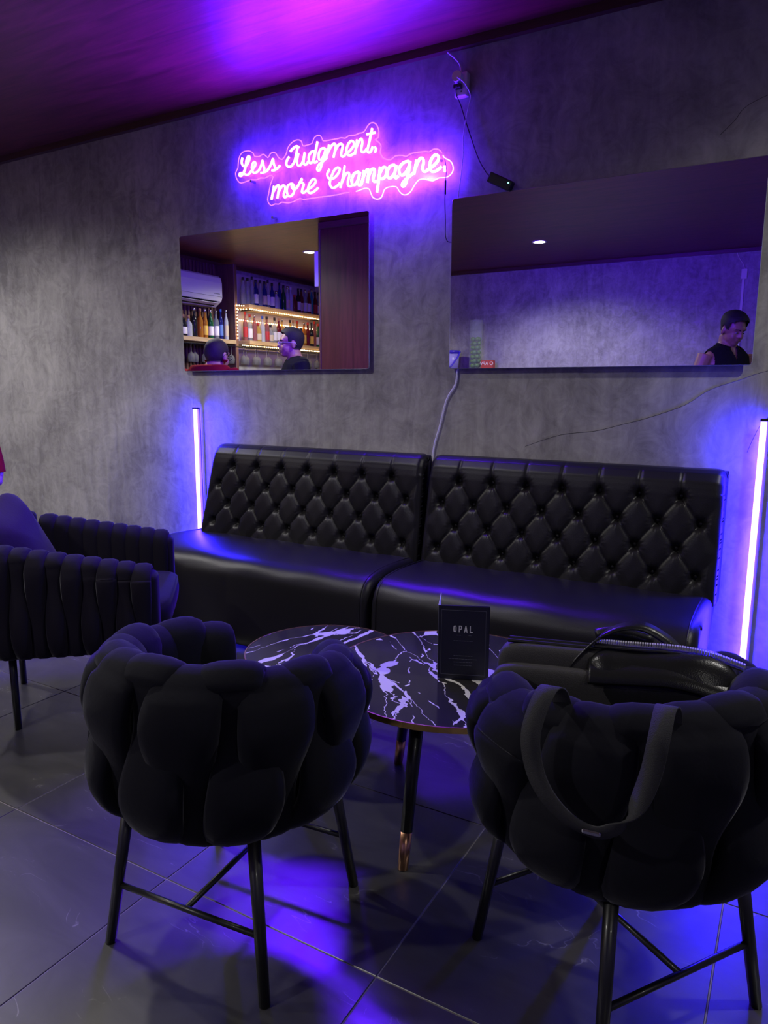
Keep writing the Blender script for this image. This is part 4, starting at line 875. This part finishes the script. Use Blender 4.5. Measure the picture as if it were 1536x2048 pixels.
def bottle(shelf_, idx, x, y, z, kind, gcol, lab, cap, sc=1.0):
    t = thing('bottle', '%s bottle, %s from the left on the %s' % (gcol, ORD[idx], SHNM[shelf_]), 'bottle', (x, y, z), rnd.uniform(-0.3, 0.3), 'bottles on the ' + SHNM[shelf_])
    t.scale = (sc*0.86, sc*0.86, sc*1.03); pr_ = BK[kind]
    def shared(key, fn, m):
        if key not in _bm:
            o = obj(key[0], fn(), m, t, smooth=True); _bm[key] = o.data; return o
        return obj(key[0], _bm[key], None, t)
    shared(('glass', kind, gcol), lambda: lathe(B(), pr_, 12), GL[gcol])
    r = pr_[2][0]; h1 = pr_[3][1]
    if lab: shared(('label', kind, lab), lambda: lathe(B(), [(r+0.0006, h1*0.22), (r+0.0014, h1*0.24), (r+0.0014, h1*0.78), (r+0.0006, h1*0.8)], 12), LB[lab])
    rn, zn = pr_[-2]
    shared(('cap', kind, cap), lambda: lathe(B(), [(rn+0.001, zn-0.028), (rn+0.002, zn-0.028), (rn+0.002, zn+0.006), (0, zn+0.008)], 12), CP[cap])
UP = [('tall', 'clear', None, 'black'), ('tall', 'clear', None, 'black'), ('slim', 'clear', None, 'black'), ('tall', 'dark blue', 'white', 'black'), ('wine', 'clear', None, 'black'), ('tall', 'dark blue', 'cream', 'black'), ('slim', 'clear', 'white', 'black'), ('tall', 'dark blue', 'white', 'black'), ('squat', 'frosted', None, 'silver'), ('slim', 'dark blue', None, 'black'), ('wine', 'green', None, 'black'), ('tall', 'frosted', 'cream', 'silver'), ('tall', 'frosted', None, 'white'), ('squat', 'red', None, 'red'), ('tall', 'black', 'white', 'black'), ('wine', 'red', 'cream', 'black'), ('tall', 'clear', 'white', 'silver'), ('tall', 'red', 'white', 'cork'), ('slim', 'teal', None, 'silver'), ('tall', 'red', 'red', 'black'), ('wine', 'clear', 'white', 'black'), ('squat', 'teal', None, 'blue')]
for i, b_ in enumerate(UP): bottle('up', i, -5.77+0.004*(i % 3), -0.80-i*0.076, 2.172, *b_)
LO = [('slim', 'pink', 'red', 'red'), ('tall', 'clear', 'white', 'red'), ('tall', 'pink', None, 'silver'), ('squat', 'golden', 'cream', 'red'), ('tall', 'frosted', None, 'blue'), ('wine', 'pink', 'red', 'black'), ('squat', 'clear', 'cream', 'black'), ('wine', 'clear', 'white', 'black'), ('tall', 'red', 'white', 'cork'), ('wine', 'golden', 'white', 'silver'), ('squat', 'clear', 'white', 'black'), ('tall', 'golden', 'cream', 'black'), ('wine', 'clear', 'white', 'cork'), ('tall', 'amber', 'cream', 'red'), ('squat', 'golden', None, 'black'), ('tall', 'amber', 'yellow', 'silver'), ('tall', 'red', None, 'red'), ('wine', 'black', 'yellow', 'black'), ('slim', 'pink', None, 'red'), ('wine', 'green', 'white', 'red'), ('wine', 'green', 'white', 'black')]
for i, b_ in enumerate(LO): bottle('lo', i, -5.77+0.004*(i % 3), -0.82-i*0.078, 1.762, *b_)
LE = [('squat', 'clear', None, 'blue'), ('squat', 'dark blue', 'white', 'blue'), ('squat', 'black', 'white', 'cork'), ('squat', 'frosted', None, 'cork'), ('wine', 'black', None, 'silver'), ('tall', 'amber', None, 'cork'), ('wine', 'amber', 'yellow', 'silver'), ('wine', 'green', 'white', 'silver'), ('tall', 'clear', 'white', 'silver'), ('slim', 'dark blue', 'blue', 'blue'), ('slim', 'frosted', 'cream', 'silver')]
for i, b_ in enumerate(LE): bottle('le', i, -5.76+0.004*(i % 3), 0.36-i*0.0835, 1.748, *b_)
# hanging stemware
M_WG = glassy('stemware', (0.6, 0.6, 0.58), 0.13)
WG = [(0.034, 0.0), (0.034, -0.002), (0.006, -0.008), (0.004, -0.02), (0.004, -0.085), (0.012, -0.095), (0.034, -0.115), (0.040, -0.145), (0.036, -0.195), (0.034, -0.195), (0.038, -0.145), (0.032, -0.117), (0.0, -0.10)]
wg = None
for i in range(24):
    y = 0.26-i*0.105
    if -0.62 < y < -0.5: continue
    t = thing('wine_glass', 'upside-down wine glass, %s from the left in the hanging rack' % ORD[i], 'glass', (-5.74+0.05*(i % 2), y, 1.682), group='wine glasses hanging under the bar shelf')
    if wg is None: o = obj('bowl', lathe(B(), WG, 14), M_WG, t, smooth=True); wg = o.data
    else: obj('bowl', wg, None, t)
rk = thing('glass_rack', 'black wire rack holding upside-down glasses under the bar shelf', 'rack', (-5.74, -0.9, 1.676))
for dx in (-0.06, -0.015, 0.03, 0.09): obj('rail', rod(B(), (dx, 1.25, 0.006), (dx, -1.5, 0.006), 0.003, None, 6), M_BLACK, rk)

# ------------------------------------------------------------------ cabinet with vase, jug and box against the far wall
M_CAB = wood('cabinet_wood', (0.05, 0.03, 0.02), (0.10, 0.06, 0.04), 0.4, (9, 9, 1))
cb = thing('tall_cabinet', 'dark wooden cabinet against the wall behind the camera', 'cabinet', (-3.6, -2.32, 0))
obj('carcass', box(B(), (0, 0, 0.69), (1.4, 0.34, 1.36), 0.004, 1), M_CAB, cb)
obj('cabinet_top', box(B(), (0, 0.005, 1.388), (1.44, 0.35, 0.03), 0.004, 1), M_CAB, cb)
for sx in (-1, 1):
    d_ = obj('door', box(B(), (sx*0.345, 0.18, 0.70), (0.67, 0.02, 1.26), 0.003, 1), M_CAB, cb)
    obj('handle', rod(B(), (sx*0.06, 0.205, 0.65), (sx*0.06, 0.205, 0.85), 0.006), M_STEEL, d_)
ZK = 1.4035
vs = thing('glass_vase', 'tall clear glass cylinder vase filled with limes', 'vase', (-3.45, -2.28, ZK))
obj('cylinder', lathe(B(), [(0, 0), (0.08, 0), (0.08, 0.62), (0.076, 0.62), (0.076, 0.008), (0, 0.008)], 28), glassy('vase_glass', (0.8, 0.85, 0.82), 0.12), vs, smooth=True)
M_LIME = mat('lime_skin', (0.12, 0.27, 0.03), 0.35, bump=0.4, bscale=160)
lm_ = None; zz = ZK+0.035; k = 0
while zz < ZK+0.45:
    ph = (k % 2)*0.7
    for j in range(4 if zz < ZK+0.40 else 2):
        a_ = ph+j*PI/2; x, y = 0.041*math.cos(a_), 0.041*math.sin(a_)
        if lm_ is None: o = obj('lime', ball(B(), (0, 0, 0), (0.030, 0.026, 0.026), 12, 8), M_LIME, smooth=True); lm_ = o.data
        else: o = obj('lime', lm_, None)
        o.location = (-3.45+x, -2.28+y, zz+0.003*rnd.uniform(-1, 1)); o.rotation_euler = (rnd.uniform(0, 3), rnd.uniform(-.4, .4), rnd.uniform(0, 3))
        tag(o, 'green lime packed in the tall glass cylinder vase', 'lime', 'limes in the glass vase')
    zz += 0.052; k += 1
M_BLUEP = mat('blue_plastic', (0.07, 0.04, 0.55), 0.3); M_JUG = mat('jug_clear', (0.35, 0.3, 0.75), 0.3)
jg = thing('ice_bucket', 'blue plastic ice bucket with a swing handle beside the lime vase', 'bucket', (-3.765, -2.27, ZK))
obj('tub', lathe(B(), [(0, 0), (0.085, 0), (0.10, 0.26), (0.096, 0.26), (0.082, 0.006), (0, 0.006)], 24), M_JUG, jg, smooth=True)
obj('collar', lathe(B(), [(0.097, 0.235), (0.106, 0.235), (0.108, 0.27), (0.100, 0.272), (0.097, 0.235)], 24), M_BLUEP, jg, smooth=True)
obj('swing_handle', sweep(B(), [(0.112, 0.0, 0.255), (0.112, 0.04, 0.20), (0.06, 0.115, 0.09), (-0.04, 0.12, 0.03), (-0.112, 0.04, 0.2), (-0.112, 0, 0.255)], 0.012, 0.006, 8), M_BLUEP, jg)
obj('pivot', ball(B(), (0.112, 0.006, 0.25), (0.014, 0.02, 0.014), 10, 6), M_BLUEP, jg)
rb_ = thing('printed_box', 'small red box with white letters right of the lime vase', 'box', (-3.285, -2.27, ZK))
obj('carton', box(B(), (0, 0, 0.072), (0.15, 0.08, 0.144), 0.002, 1), mat('carton_red', (0.42, 0.05, 0.04), 0.5), rb_)
fc = bpy.data.curves.new('letters', 'FONT'); fc.body = 'O APV'; fc.size = 0.058; fc.extrude = 0.0005; fc.align_x = 'CENTER'
fo = bpy.data.objects.new('letters_tmp', fc); COL.objects.link(fo); dg = bpy.context.evaluated_depsgraph_get()
fm = bpy.data.meshes.new_from_object(fo.evaluated_get(dg)); COL.objects.unlink(fo); bpy.data.objects.remove(fo)
obj('letters', fm, M_WPLASTIC, rb_, loc=(0, 0.041, 0.09), rot=(PI/2, 0, PI))
# far wall socket with conduit
fs = thing('wall_socket', 'white wall socket with a conduit on the wall behind the camera', 'outlet', (-0.62, YB, 2.335))
obj('socket_plate', box(B(), (0, 0.012, 0.04), (0.055, 0.024, 0.10), 0.004, 2), M_WPLASTIC, fs)
obj('conduit', box(B(), (-0.005, 0.008, -0.45), (0.022, 0.014, 0.88)), M_WPLASTIC, fs)
obj('cable', sweep(B(), smooth_path([(0, 0.012, 0.09), (-0.02, 0.01, 0.14), (-0.06, 0.01, 0.20), (-0.08, 0.01, 0.25)], 4), 0.0035, None, 6), M_WPLASTIC, fs)

# ================================================================== people
def ellipse_loft(bm, levels, seg=20):
    rings = []
    for cx, cy_, z, rx, ry in levels:
        rings.append([Vector((cx+rx*math.cos(2*PI*k/seg), cy_+ry*math.sin(2*PI*k/seg), z)) for k in range(seg)])
    V = grid(bm, rings, wrap=True); bm.faces.new(V[0][::-1]); bm.faces.new(V[-1])
def limb(bm, pts, rad): sweep(bm, smooth_path(pts, 5), [r_ for r_ in interp(rad, 5)], None, 12); 
def interp(v, n):
    o_ = []
    for a_, b_ in zip(v, v[1:]): o_ += [a_+(b_-a_)*k/n for k in range(n)]
    return o_+[v[-1]]
SKINS = {}
def person(label, loc, rotz, Ht, skin, shirt_col, trousers_col, hair_col, seat=None, head_pitch=0.0, head_yaw=0.0, sleeveless=False, glasses=None, hair_top=0.012, shoulder=0.19, collar=False, arms=None, hunch=0.0, sleeve=1.18):
    t = thing('person', label, 'person', loc, rotz)
    s = Ht/1.75; zb = 0.0
    hip = 0.92*s if seat is None else seat+0.10
    up = hip-0.92*s                       # shift of the upper body
    Z = lambda z: z*s+up
    bm = B()
    ellipse_loft(bm, [(0, 0, Z(0.84), 0.10*s, 0.09*s), (0, 0, Z(0.90), 0.165*s, 0.115*s), (0, 0, Z(0.98), 0.168*s, 0.12*s), (0, 0.0, Z(1.08), 0.15*s, 0.108*s), (0, 0.005, Z(1.2), 0.165*s, 0.118*s), (0, 0.0, Z(1.32), 0.182*s, 0.118*s), (0, -0.01, Z(1.40), 0.185*s, 0.098*s), (0, -0.015, Z(1.445), 0.14*s, 0.08*s), (0, -0.012+hunch*0.2, Z(1.472-hunch*.3), 0.088*s, 0.068*s), (0, -0.006+hunch*0.5, Z(1.505-hunch*.6), 0.064*s, 0.062*s), (0, hunch*0.7, Z(1.56-hunch), 0.060*s, 0.062*s)])
    SH = shoulder*s
    for e in (-1, 1):
        A_ = arms[0 if e < 0 else 1] if arms else [(0.245, -0.03, 1.14), (0.22, 0.13, 0.98)]
        S0 = Vector((e*SH*0.86, -0.012, Z(1.405))); E0 = Vector((e*A_[0][0]*s, A_[0][1]*s, Z(A_[0][2]))); W0 = Vector((e*A_[1][0]*s, A_[1][1]*s, Z(A_[1][2])))
        limb(bm, [S0, S0.lerp(E0, 0.5)+Vector((e*0.012, 0, 0)), E0, E0.lerp(W0, 0.45), W0], [0.062*s, 0.052*s, 0.042*s, 0.042*s, 0.028*s])
        d = (W0-E0).normalized(); sd = Vector((0, 0, 1)).cross(d); sd = sd.normalized() if sd.length > 0.1 else Vector((1, 0, 0)); nn = d.cross(sd)
        limb(bm, [W0-d*0.01, W0+d*0.05*s, W0+d*0.09*s], [0.028*s, 0.036*s, 0.03*s])
        for k, (o_, l_) in enumerate([(-0.028, 0.066), (-0.010, 0.078), (0.010, 0.074), (0.027, 0.058)]):
            b0 = W0+d*0.08*s+sd*o_; limb(bm, [b0, b0+d*l_*0.5*s, b0+d*l_*0.85*s-nn*0.018*s], [0.0095, 0.0088, 0.008])
        th_ = W0+d*0.03*s-sd*0.03*e; limb(bm, [th_, th_+d*0.03*s-sd*0.025*e, th_+d*0.06*s-sd*0.028*e], [0.012, 0.0105, 0.009])
        if seat is None:
            limb(bm, [(e*0.085*s, 0, Z(0.90)), (e*0.095*s, 0.01, 0.70*s), (e*0.10*s, 0.015, 0.49*s), (e*0.102*s, -0.01, 0.33*s), (e*0.105*s, -0.015, 0.08*s)], [0.092*s, 0.085*s, 0.058*s, 0.056*s, 0.04*s])
            fz = 0.0
            fp = Vector((e*0.105*s, -0.015, 0.0))
        else:
            k0 = Vector((e*0.15*s, 0.44*s, seat+0.075)); an = Vector((e*0.15*s, 0.36*s, seat+0.075-0.44*s))
            limb(bm, [(e*0.085*s, 0.0, hip-0.01), (e*0.12*s, 0.22*s, seat+0.085), k0, k0.lerp(an, 0.35)+Vector((0, -0.015, 0)), an], [0.095*s, 0.085*s, 0.06*s, 0.056*s, 0.04*s])
            fp = Vector((an.x, an.y, an.z-0.08*s))
        limb(bm, [fp+Vector((0, -0.05*s, 0.035)), fp+Vector((0, 0.04*s, 0.04)), fp+Vector((0, 0.13*s, 0.032)), fp+Vector((0, 0.19*s, 0.026))], [0.034, 0.042, 0.04, 0.026])
    # head
    HC = Vector((0, (0.015+hunch*0.7)*s, Z(1.602-hunch))); RM = Matrix.Rotation(head_yaw, 3, 'Z') @ Matrix.Rotation(-head_pitch, 3, 'X')
    piv = Vector((0, hunch*0.7*s, Z(1.525-hunch)))
    def hp_(x, y, z): return piv + RM @ (HC + Vector((x, y, z))*s - piv)
    hb_ = B()
    def hball(x, y, z, a_, b_, c_): ball(hb_, hp_(x, y, z), (a_*s, b_*s, c_*s), 24, 16, RM)
    hball(0, -0.012, 0.025, 0.075, 0.094, 0.090); hball(0, 0.022, -0.035, 0.060, 0.066, 0.070); hball(0, 0.05, -0.075, 0.036, 0.032, 0.030)
    hball(0, 0.066, 0.03, 0.055, 0.022, 0.022); hball(0.03, 0.055, -0.03, 0.026, 0.026, 0.03); hball(-0.03, 0.055, -0.03, 0.026, 0.026, 0.03)
    hball(0, 0.096, -0.018, 0.013, 0.016, 0.014); hball(0, 0.088, 0.006, 0.009, 0.012, 0.024); hball(0.011, 0.088, -0.022, 0.008, 0.010, 0.008); hball(-0.011, 0.088, -0.022, 0.008, 0.010, 0.008)
    hball(0, 0.081, -0.048, 0.021, 0.011, 0.006); hball(0, 0.079, -0.058, 0.018, 0.011, 0.006)
    for e in (-1, 1): hball(e*0.077, -0.012, -0.012, 0.009, 0.018, 0.031)
    me_ = bpy.data.meshes.new('h'); hb_.to_mesh(me_); hb_.free(); bm.from_mesh(me_)
    bmesh.ops.recalc_face_normals(bm, faces=bm.faces[:])
    raw = bpy.data.meshes.new('raw'); bm.to_mesh(raw); bm.free()
    tmp = bpy.data.objects.new('tmp', raw); COL.objects.link(tmp)
    rm = tmp.modifiers.new('r', 'REMESH'); rm.mode = 'VOXEL'; rm.voxel_size = 0.0068
    sm = tmp.modifiers.new('s', 'SMOOTH'); sm.factor = 0.5; sm.iterations = 3
    dg_ = bpy.context.evaluated_depsgraph_get(); bmesh_ = bpy.data.meshes.new_from_object(tmp.evaluated_get(dg_)); bmesh_.name = 'body'
    COL.objects.unlink(tmp); bpy.data.objects.remove(tmp)
    body = obj('body', bmesh_, None, t); bmesh_.materials.clear(); bmesh_.materials.append(skin)
    for p in bmesh_.polygons: p.use_smooth = True
    inv = RM.transposed()
    def headc(c): return (inv @ (c-piv) - (HC-piv))/s
    def subset(name, test, push, m):
        vs_ = {}; co = []; fa = []
        nv = bmesh_.vertices
        for p in bmesh_.polygons:
            c = p.center
            if test(c):
                f_ = []
                for i in p.vertices:
                    if i not in vs_:
                        vs_[i] = len(co); v_ = nv[i]; co.append(v_.co + v_.normal*(push(v_.co) if callable(push) else push))
                    f_.append(vs_[i])
                fa.append(f_)
        m2 = bpy.data.meshes.new(name); m2.from_pydata(co, [], fa); m2.materials.append(m)
        for p in m2.polygons: p.use_smooth = True
        return obj(name, m2, None, t)
    sx_ = SH*0.86
    def is_head(c): return c.z > Z(1.50)
    def is_leg(c):
        if seat is None: return c.z < Z(0.95)
        return c.z < hip+0.02 and abs(c.x) < 0.26*s or c.y > 0.16*s and c.z < seat+0.19 and abs(c.x) < 0.25*s
    def is_arm(c): return abs(c.x) > (0.165*s if c.z < Z(1.30) else 0.178*s) and not is_leg(c) or (c.y > 0.14*s and c.z > hip and not is_head(c) and not is_leg(c))
    def shirt(c):
        if c.z < hip-0.02*s or c.z > Z(1.495): return False
        hh = headc(c)
        if hh.z > -0.118 and hh.y > 0.0 and abs(hh.x) < 0.075: return False
        if is_leg(c) and c.z < hip+0.02: return False
        if seat is not None and abs(c.x) > 0.26*s: return c.z > Z(sleeve-0.1)
        nd = math.hypot(c.x, c.y+0.005)
        neck = 0.083*s if c.y < 0 else 0.088*s
        if c.z > Z(1.435) and nd < neck and c.z > Z(1.448)-(max(0, c.y)*(0.9 if collar else 0.45)): return False
        if collar and c.y > 0 and abs(c.x) < 0.028*s*(c.z-Z(1.36))/(0.09*s) and c.z > Z(1.36): return False
        if is_arm(c): return (not sleeveless) and c.z > Z(sleeve)
        if sleeveless and abs(c.x) > 0.150*s and c.z > Z(1.33): return False
        return True
    fab = SKINS.setdefault(shirt_col, mat('shirt_%d' % len(SKINS), shirt_col, 0.9, spec=0.05, bump=0.3, bscale=60))
    trs = SKINS.setdefault(trousers_col, mat('trousers_%d' % len(SKINS), trousers_col, 0.85))
    hai = SKINS.setdefault(hair_col, mat('hair_%d' % len(SKINS), hair_col, 0.75, bump=0.8, bscale=120))
    tag(subset('shirt', shirt, 0.010, fab))
    subset('trousers', lambda c: is_leg(c) and (c.z > 0.09*s if seat is None else c.z > seat+0.075-0.44*s) and not (is_arm(c) and c.z > 0.75*s and seat is None), 0.009, trs)
    for e in (-1, 1):
        subset('shoe', lambda c: c.x*e > 0 and (c.z < 0.085*s if seat is None else c.z < seat+0.075-0.43*s), 0.005, M_BPLASTIC)
    def hair(c):
        if c.z < Z(1.45): return False
        h_ = headc(c)
        if h_.z > 0.082: return True
        if h_.y > 0.045 and h_.z < 0.075: return False
        front = 0.03 if h_.z < 0.06 else 0.055
        if h_.y > front: return False
        if abs(h_.x) > 0.074 and h_.z < 0.03 and h_.y > -0.035: return False
        if h_.y > -0.02: return h_.z > 0.012
        return h_.z > -0.045-0.2*(-0.02-h_.y)*0.3
    def hpush(c):
        h_ = headc(c); k_ = min(1, max(0, (h_.z-0.01)/0.07)); return 0.004+hair_top*k_
    subset('hair', hair, hpush, hai)
    # face details
    M_EYE = SKINS.setdefault('eye', mat('eye_white', (0.25, 0.22, 0.21), 0.4)); M_IR = SKINS.setdefault('iris', mat('iris_brown', (0.02, 0.012, 0.01), 0.2)); M_LIP = SKINS.setdefault('lip'+str(skin.name), mat('lips', tuple(c_*0.7 for c_ in skin.node_tree.nodes['Principled BSDF'].inputs['Base Color'].default_value[:3]), 0.5))
    for e in (-1, 1):
        ey = obj('eye', ball(B(), hp_(e*0.030, 0.076, 0.004), (0.012*s, 0.0075*s, 0.0045*s), 12, 8, RM), M_EYE, t, smooth=True)
        obj('iris', ball(B(), hp_(e*0.030, 0.082, 0.003), (0.0052*s, 0.003*s, 0.0052*s), 10, 6, RM), M_IR, ey, smooth=True)
        obj('eyebrow', sweep(B(), [hp_(e*0.012, 0.090, 0.024), hp_(e*0.03, 0.088, 0.031), hp_(e*0.048, 0.074, 0.026)], 0.0045, 0.003, 6), hai, t)
    obj('lips', sweep(B(), [hp_(-0.022, 0.084, -0.053), hp_(0, 0.0925, -0.051), hp_(0.022, 0.084, -0.053)], 0.005, 0.0035, 8), M_LIP, t, smooth=True)
    if glasses:
        gp = obj('glasses', box(B(), hp_(0, 0.104, 0.010), (0.016, 0.003, 0.003), rot=RM), glasses, t)
        for e in (-1, 1):
            P = [hp_(e*0.034+0.026*math.cos(2*PI*k/16), 0.098-abs(0.026*math.cos(2*PI*k/16)*0.12), 0.003+0.018*math.sin(2*PI*k/16)) for k in range(16)]
            obj('rim', sweep(B(), P, 0.0022, None, 6, closed=True), glasses, gp)
            obj('temple', sweep(B(), [hp_(e*0.060, 0.094, 0.010), hp_(e*0.080, 0.03, 0.010), hp_(e*0.082, -0.02, 0.008), hp_(e*0.080, -0.035, -0.008)], 0.0024, None, 6), glasses, gp)
    if collar:
        P = []
        for k in range(21):
            a_ = PI/2+0.35+(2*PI-0.7)*k/20; cx, cy_ = 0.078*s*math.cos(a_), -0.004+0.074*s*math.sin(a_)
            dip = 0.035*max(0, math.sin(a_))
            P.append([Vector((cx*0.97, cy_*0.97, Z(1.500)-dip)), Vector((cx*1.2, cy_*1.25, Z(1.463)-dip*1.1))])
        bm = B(); grid(bm, P); o_ = obj('collar', bm, fab, t, smooth=True); sm_ = o_.modifiers.new('thick', 'SOLIDIFY'); sm_.thickness = 0.006
    return t
SK1 = mat('skin_light', (0.46, 0.25, 0.18), 0.5); SK2 = mat('skin_tan', (0.40, 0.21, 0.145), 0.5); SK3 = mat('skin_brown', (0.30, 0.15, 0.095), 0.45)
M_FRAME_B = mat('glasses_black', (0.015, 0.015, 0.015), 0.3); M_FRAME_C = mat('glasses_clear', (0.6, 0.55, 0.65), 0.2)
def face(dx, dy): return math.atan2(dy, dx) - PI/2
P1 = (-3.655, 2.04); ST = 0.725
person('man in a red shirt and dark glasses sitting on a bar stool', (P1[0], P1[1], 0), face(-0.10, -0.99), 1.76, SK1, (0.24, 0.012, 0.014), (0.02, 0.022, 0.03), (0.025, 0.016, 0.012), seat=ST, glasses=M_FRAME_B, hair_top=0.006, hunch=0.08, head_pitch=0.12, arms=[[(0.39, 0.0, 0.86), (0.20, 0.26, 0.94)], [(0.245, -0.02, 1.10), (0.17, 0.22, 1.06)]], sleeve=0.98)
person('man in a black t-shirt and clear glasses reflected before the bottle shelves', (-3.60, 1.12, 0), face(-0.68, 0.73), 1.735, SK2, (0.012, 0.012, 0.014), (0.02, 0.022, 0.035), (0.012, 0.009, 0.008), glasses=M_FRAME_C, hair_top=0.02, shoulder=0.22, hunch=0.03)
person('waiter in a sleeveless black collared top looking down', (-0.548, -0.45, 0), face(0.72, 0.70), 1.835, SK3, (0.011, 0.011, 0.0125), (0.018, 0.018, 0.02), (0.010, 0.008, 0.008), head_pitch=0.42, head_yaw=0.0, sleeveless=True, hair_top=0.028, shoulder=0.205, collar=True)
bs = thing('bar_stool', 'bar stool under the man in the red shirt', 'stool', (P1[0], P1[1], 0), 0.3)
obj('stool_seat', lathe(B(), [(0, ST-0.05), (0.16, ST-0.05), (0.175, ST-0.03), (0.17, ST-0.008), (0, ST)], 28), M_LEATHER, bs, smooth=True)
obj('pole', rod(B(), (0, 0, 0.02), (0, 0, ST-0.05), 0.022, None, 14), M_STEEL, bs, smooth=True)
obj('base', lathe(B(), [(0, 0), (0.19, 0), (0.19, 0.01), (0.03, 0.03), (0, 0.03)], 32), M_STEEL, bs, smooth=True)
P = [Vector((0.0+0.26*math.cos(2*PI*k/28), 0.26*math.sin(2*PI*k/28), 0.27)) for k in range(28)]
obj('footrest', sweep(B(), P, 0.010, None, 8, closed=True), M_STEEL, bs, smooth=True)
bm = B()
rod(bm, (-0.26, 0, 0.27), (0.26, 0, 0.27), 0.007, None, 8); obj('footrest_bar', bm, M_STEEL, bs, smooth=True)
